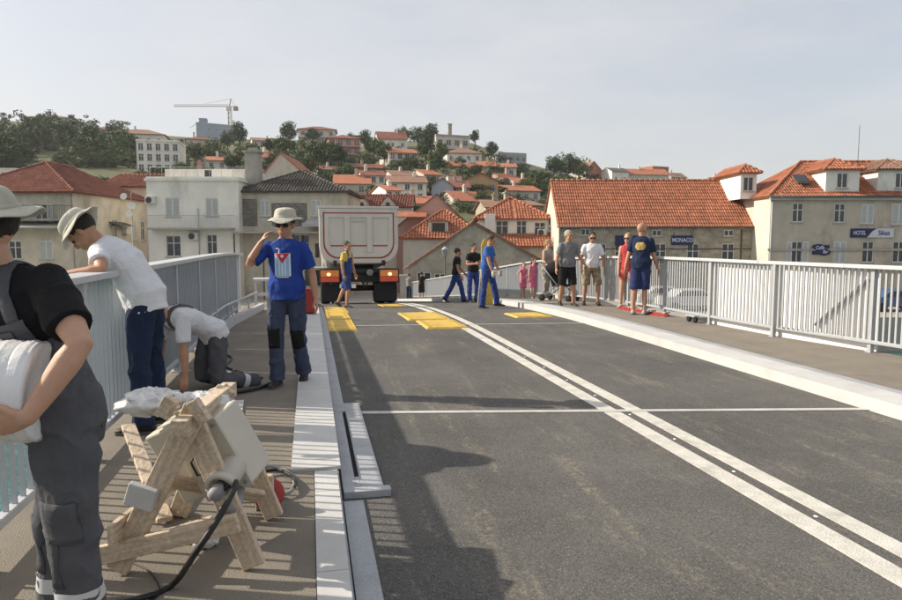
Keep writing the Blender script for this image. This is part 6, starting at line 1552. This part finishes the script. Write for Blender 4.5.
cable('site_hose', 'thin black line snaking on the footway beside the screened railing', [at_z(x, y, fz + .015) for x, y in [(228, 345), (222, 352), (232, 358), (226, 366), (240, 372), (262, 378)]], .012)
cable('ground_wire', 'thin brown wire on the footway below the trestle', [at_z(x, y, fz + .006) for x, y in [(132, 562), (150, 572), (160, 590), (152, 600)]], .004)
q = at_z(268, 508, fz); RP = empty('red_plug', (q.x, q.y, fz), -YAW + R(20)); RP.scale = (1.3, 1.3, 1.3); tag(RP, 'round red industrial plug with grey body lying by the trestle foot', 'plug')
Mx = Matrix.Translation((0, 0, .065)) @ Matrix.Rotation(R(72), 4, 'X')
mb = MB(); mb.lathe([(.02, -.13), (.035, -.12), (.038, -.02), (.055, 0), (.055, .02)], 16, Mx); mb.build('plug_body', M_GREYP, RP)
mb = MB(); mb.lathe([(.02, .021), (.062, .021), (.066, .03), (.066, .06), (.058, .066), (.03, .068)], 18, Mx); mb.build('red_cap', M_REDPL, RP)
mb = MB(); mb.bx(-.05, .05, -.02, .12, .001, .03); mb.build('foot', M_GREYP, RP)
# crumpled film on the trestle
M_FILM = mat('plastic_film', (0.66, 0.66, 0.65), 0.25, 0.1, 14, 0.5, 25, spec=0.6)
def crumple(name, label, loc, r, seed, cat='bag'):
    mb = MB(); mb.ell((0, 0, 0), r, None, 36, 22); me = mb.mesh(name, M_FILM)
    for v_ in me.vertices:
        p = v_.co.normalized() * 2.0 + V((seed, 0, 0)); dd = (1 - abs(noise.noise(p * 1.2)) * 2) * .35 + noise.noise(p * 3.1) * .22 + noise.noise(p * 6) * .1
        v_.co *= 1 + dd
    o = put(name, me, None, loc); o.rotation_euler = (0, 0, -YAW); tag(o, label, cat); return o
crumple('plastic_bag', 'crumpled clear plastic film lying over the left end of the trestle top', V2(150, 402, d0 + .25), (.135, .10, .05), 3)
crumple('plastic_bag', 'crumpled white plastic film behind the trestle apex, on the switch box', V2(200, 403, d0 + .40), (.12, .08, .045), 9)
crumple('plastic_bag', 'small scrap of white film lying under the trestle beside its crossbar', at_z(205, 540, fz + .03), (.05, .04, .035), 14)
mb = MB(); P_ = [at_z(x, y, fz + .006) for x, y in ((196, 404), (244, 401), (240, 428), (205, 432))]; mb.prism(P_, (0, 0, .012)); o = mb.build('white_sheet', M_KERBW); tag(o, 'flat white board lying on the footway right of the kneeling worker', 'board')
# scraps of wood under the trestle
for k, (a, b_, lab) in enumerate((((130, 470), (165, 520), 'short pine offcut leaning behind the dungarees'), ((165, 535), (215, 520), 'pine offcut lying flat beneath the trestle'), ((150, 500), (185, 512), 'dark offcut lying beneath the trestle, farther back'))):
    mb = MB(); pa, pb = at_z(*a, fz + .03), at_z(*b_, fz + .03)
    if k == 0: pa.z = .42
    mb.beam(pa, pb, .08, .03); o = bevel(mb.build('wood_offcut', M_WOOD), .004); tag(o, lab, 'wood')
# ---- the wrap roll in the worker's hands
bpy.context.view_layer.update()
M_ROLL = mat('stretch_film_roll', (0.72, 0.725, 0.72), 0.3, 0.05, 3, 0.25, 30, spec=0.6)
ax = (RT * .975 + FW * .18 + V((0, 0, -.05))).normalized(); Mq = ax.to_track_quat('Z', 'X').to_matrix().to_4x4()
rc = V2(42, 391, 2.035) - ax * .16; RL = empty('film_roll', rc); tag(RL, 'big white roll of stretch film held by the worker in dungarees', 'roll')
prof = [(.035, -.16), (.138, -.16)]
for i in range(41):
    z = -.16 + .32 * i / 40; prof.append((.152 + .0022 * math.sin(i * 2.4) + .002 * math.sin(i * .9), z))
prof += [(.138, .163), (.10, .158), (.07, .150), (.035, .15)]
mb = MB(); mb.lathe(prof, 48, Mq); mb.build('film', M_ROLL, RL)
mb = MB(); mb.lathe([(.026, -.17), (.034, -.17), (.034, .14), (.026, .14)], 20, Mq); mb.build('core', M_ROLL, RL)
# ---- red end marker, frame and loose rail by the walking man
q = on_road(308, 314, .12); RM = empty('red_marker', (q.x, q.y, zr(q.y) + .12)); tag(RM, 'red round topped end marker on the white edge strip beside the walking man', 'marker')
mb = MB(); pts = [V((-.14, 0, 0)), V((.14, 0, 0)), V((.14, 0, .38))] + [V((.14 * math.cos(a), 0, .38 + .14 * math.sin(a))) for a in [math.pi * k / 10 for k in range(1, 10)]] + [V((-.14, 0, .38))]
mb.prism(pts, (0, .12, 0)); bevel(mb.build('red_shell', M_REDPL, RM), .015)
mb = MB(); mb.bx(-.17, .17, -.03, .15, -.0, .03); mb.build('base', M_CHAS, RM)
q = on_road(256, 306, .1); CF = empty('steel_frame', (q.x, q.y, zr(q.y) + .1), R(4)); tag(CF, 'open pale steel frame standing at the far end of the left railing', 'frame')
w_, h_, dp = .62, .62, .5
for sx in (0, 1):
    for sy in (0, 1): mb = MB(); mb.bx(sx * w_ - .03, sx * w_ + .03, sy * dp - .03, sy * dp + .03, 0, h_); mb.build('leg', M_CAP, CF)
mb = MB(); mb.bx(-.05, w_ + .05, -.05, dp + .05, h_ + .001, h_ + .06); mb.build('top_plate', M_CAP, CF); 
for y_ in (0, dp - .04): mb = MB(); mb.bx(0.032, w_ - .032, y_, y_ + .04, .25, .30); mb.build('brace_bar', M_CAP, CF)
q = at_v(316, 300, 26); CB2 = empty('steel_frame', (q.x, q.y, zr(q.y) + .1)); tag(CB2, 'grey box shaped frame beyond the crest, left of the truck', 'frame')
mb = MB(); mb.bx(-.5, .5, 0, .5, .5, 1.3); bevel(mb.build('box', P_GREY, CB2), .02); mb = MB(); mb.bx(-.4, .4, -.01, -.002, .6, 1.2); mb.build('dark_panel', M_GLASS, CB2); mb = MB(); mb.bx(-.45, -.35, .1, .2, 0, .5); mb.bx(.35, .45, .1, .2, 0, .5); mb.build('feet', M_CHAS, CB2)
HB = empty('loose_handrail', (0, 0, 0)); q = at_z(205, 345, fz); HB.location = (q.x, q.y, .1); tag(HB, 'loose white tube handrail and beam lying along the left footway', 'handrail')
p = [at_z(200, 352, fz), on_road(232, 326, .1), on_road(262, 310, .1)]; p = [x_ - HB.location for x_ in p]
mb = MB(); mb.beam(p[0] + V((0, 0, .08)), p[1] + V((0, 0, .08)), .10, .14); mb.beam(p[1] + V((0, .05, .08)), p[2] + V((0, 0, .08)), .10, .14); mb.build('beam', M_CAP, HB)
mb = MB(); mb.tube([p[0] + V((-.10, 0, 0)), p[0] + V((-.10, .1, .30)), p[1] + V((-.10, 0, .36)), p[2] + V((-.10, 0, .40))], .022, 8)
for t in (.2, .5, .8): a = p[0].lerp(p[2], t) + V((-.10, 0, 0)); mb.tube([a, a + V((0, 0, .36))], .015, 6)
mb.build('tube_rail', M_CAP, HB)
# ---- gear by the right railing
q = on_road(672, 314, .1)
for k, (px, py, w_, lab) in enumerate(((648, 309, .55, 'red steel clamp lying at the railing foot right of the man in navy'), (665, 311, .5, 'red steel clamp lying at the railing foot, second from the man in navy'), (683, 315, .5, 'red steel clamp at the railing foot nearest the black wheel'))):
    q = on_road(px, py, .1); e = empty('red_clamp', (xr(q.y) - .16, q.y, zr(q.y) + .1), R(8 * k)); tag(e, lab, 'clamp', 'red clamps along the right railing')
    mb = MB(); mb.bx(-.08, .08, -w_/2, w_/2, 0, .02); mb.bx(-.02, .02, -w_/2, w_/2, .021, .06); mb.build('rail', M_REDPL, e)
    mb = MB(); mb.bx(-.05, .09, -w_/2 + .03, -w_/2 + .10, .061, .09); mb.bx(-.05, .09, w_/2 - .10, w_/2 - .03, .061, .09); mb.build('bracket', M_RAIL, e)
q = on_road(699, 322, .1); e = empty('castor_wheel', (xr(q.y) - .12, q.y, zr(q.y) + .1)); tag(e, 'small black castor wheel unit at the foot of the white sheeting', 'wheel')
for s in (-1, 1):
    mb = MB(); mb.lathe([(.02, -.025), (.05, -.025), (.055, 0), (.05, .025), (.02, .025)], 16, Matrix.Translation((0, s * .1, .055)) @ Matrix.Rotation(R(90), 4, 'Y')); mb.build('wheel', M_RUB, e)
mb = MB(); mb.bx(-.05, .05, -.14, .14, .105, .13); mb.build('fork_plate', M_RAIL, e)
# ---- buggy
q = on_road(556, 306, .1); q = at_v(558, 300, 18.1); BG = empty('baby_buggy', (q.x, q.y, zr(q.y) + .1), -YAW + R(-125)); tag(BG, 'dark folding baby buggy pushed by the blonde woman', 'buggy')
mb = MB()
for s in (-1, 1):
    mb.tube([(s*.22, .42, .10), (s*.22, .0, .52), (s*.22, -.42, 1.0)], .014, 6); mb.tube([(s*.22, -.36, .10), (s*.22, .08, .45)], .014, 6)
mb.tube([(-.22, -.42, 1.0), (.22, -.42, 1.0)], .016, 6); mb.tube([(-.22, .42, .10), (.22, .42, .10)], .012, 6); mb.tube([(-.22, -.36, .10), (.22, -.36, .10)], .012, 6); mb.build('frame', M_RIM, BG)
mb = MB(); mb.prism([V((-.2, y, z)) for y, z in ((.30, .40), (.32, .46), (-.02, .44), (-.20, .88), (-.26, .86), (-.08, .38))], (.4, 0, 0)); bevel(mb.build('seat', C_BLACK, BG), .02)
mb = MB(); mb.ell((0, -.10, .86), (.22, .26, .2)); mb.build('hood', C_BLACK, BG)
for x_, y_ in ((-.24, .42), (.24, .42), (-.24, -.36), (.24, -.36)):
    mb = MB(); mb.lathe([(.02, -.02), (.085, -.02), (.095, 0), (.085, .02), (.02, .02)], 16, Matrix.Translation((x_, y_, .095)) @ Matrix.Rotation(R(90), 4, 'Y')); mb.build('wheel', M_RUB, BG)
# ---- parked cars and lamps on the quay
def car(label, px, v, yaw, m, L_=4.1):
    p = at_v(px, 300, v); e = empty('parked_car', (p.x, p.y, QZ), -YAW + R(yaw)); tag(e, label, 'car', 'cars parked on the quay')
    h = L_ / 2; prof = [(-h, .35), (-h + .02, .75), (-h + .2, .95), (-h + .75, 1.0), (-h + 1.25, 1.42), (h - 1.35, 1.45), (h - .75, 1.0), (h - .1, .85), (h, .6), (h, .3)]
    mb = MB(); mb.prism([V((y, -.86, z)) for y, z in prof], (0, 1.72, 0)); b_ = bevel(mb.build('body', m, e), .07, 3)
    for s in (-1, 1):
        mb = MB(); mb.prism([V((y, s * .863, z)) for y, z in ((-h + .85, 1.02), (-h + 1.28, 1.36), (h - 1.4, 1.38), (h - .9, 1.02))], (0, s * .006, 0)); mb.build('side_window', M_GLASS, b_)
        mb = MB(); mb.bx(h - .05, h + .012, s * .65 - .16, s * .65 + .16, .62, .76); mb.build('headlight', M_STUD, b_)
    mb = MB(); mb.prism([V((h - 1.34, y, z)) for y, z in ((-.72, 1.40), (.72, 1.40))] + [V((h - .78, .78, 1.03)), V((h - .78, -.78, 1.03))], (.02, 0, .012)); mb.build('windscreen', M_GLASS, b_)
    for y in (-h + .8, h - .8):
        for s in (-1, 1):
            mb = MB(); M_ = Matrix.Translation((y, s * .80, .31)) @ Matrix.Rotation(R(90), 4, 'X'); mb.lathe([(.18, -.1), (.29, -.1), (.31, 0), (.29, .1), (.18, .1)], 20, M_); w_ = mb.build('wheel', M_RUB, e)
            mb = MB(); mb.lathe([(.02, -.08), (.18, -.08), (.18, .08), (.02, .08)], 16, M_); mb.build('rim', M_RIM, w_)
    return e
M_CARW = mat('car_white', (0.62, 0.62, 0.62), 0.25, 0.03, 1, spec=0.6); M_CARB = mat('car_blue', (0.05, 0.10, 0.22), 0.25, 0.05, 1, spec=0.6); M_CARD = mat('car_dark', (0.03, 0.03, 0.035), 0.25, 0.05, 1, spec=0.6)
car('white car parked on the quay, glimpsed through the railing left of the white sheeting', 688, 46.5, 5, M_CARW); car('white car parked farther left on the quay behind the man in navy', 660, 49, 8, M_CARW)
car('blue car parked on the quay right of the white sheeting', 893, 46, 2, M_CARB); car('dark car parked on the quay before the hotel, behind the white sheeting', 835, 48, 0, M_CARD)
def lamp(label, px, v, ytop, kind):
    p = at_v(px, ytop, v); e = empty('street_lamp', (p.x, p.y, QZ), -YAW); tag(e, label, 'street lamp'); h = p.z - QZ
    mb = MB(); mb.tube([(0, 0, 0), (0, 0, .6), (0, 0, .62), (0, 0, h - .5)], [.10, .09, .055, .045], 8); mb.build('pole', M_IRON if kind else M_CONCR, e)
    if kind:
        mb = MB(); mb.lathe([(.12, h - .5), (.22, h - .05), (.24, h - .04), (.12, h + .08), (.02, h + .16)], 6); mb.build('lantern', M_SHUTG, e)
    else:
        mb = MB(); mb.tube([(0, 0, h - .5), (0, 0, h), (.3, -.4, h + .1)], .04, 6); mb.build('arm', M_CONCR, e)
        for k, (x_, z_) in enumerate(((-.45, h - .2), (.15, h - .9), (-.1, h - 1.5))):
            mb = MB(); mb.lathe([(.02, 0), (.16, .03), (.25, .08), (.24, .09), (.16, .04), (.02, .02)], 16, Matrix.Translation((x_, -.12, z_)) @ Matrix.Rotation(R(75), 4, 'X')); mb.build('dish', P_WHITE, e)
lamp('lantern street lamp on an iron pole in front of the low stone gable', 445, 44, 249, 1); lamp('concrete pole with small dishes at the corner of the beige house', 131, 50, 194, 0)
mb = MB(); a, b_ = at_v(404, 277, 46.6), at_v(404, 300, 46.6); e = empty('gate_pillar', (a.x, a.y, QZ), -YAW); tag(e, 'pale square pillar at the left corner of the stone gable', 'pillar'); mb.bx(-.25, .25, -.25, .25, 0, a.z - QZ); mb.bx(-.32, .32, -.32, .32, a.z - QZ + .001, a.z - QZ + .15); mb.build('shaft', M_CONCR, e)
# ================================================================== HAZE
mb = MB(); mb.bx(-700, 700, -60, 720, -6.4, 75)
hz = stuff(mb.build('haze', None)) if False else None
m = bpy.data.materials.new('haze_air'); m.use_nodes = True; N = m.node_tree.nodes; N.remove(N['Principled BSDF'])
pv = N.new('ShaderNodeVolumePrincipled'); pv.inputs['Color'].default_value = (0.93, 0.95, 1.0, 1); pv.inputs['Density'].default_value = 0.00022; pv.inputs['Anisotropy'].default_value = 0.2
m.node_tree.links.new(pv.outputs[0], N['Material Output'].inputs['Volume'])
hz = stuff(mb.build('haze', m))
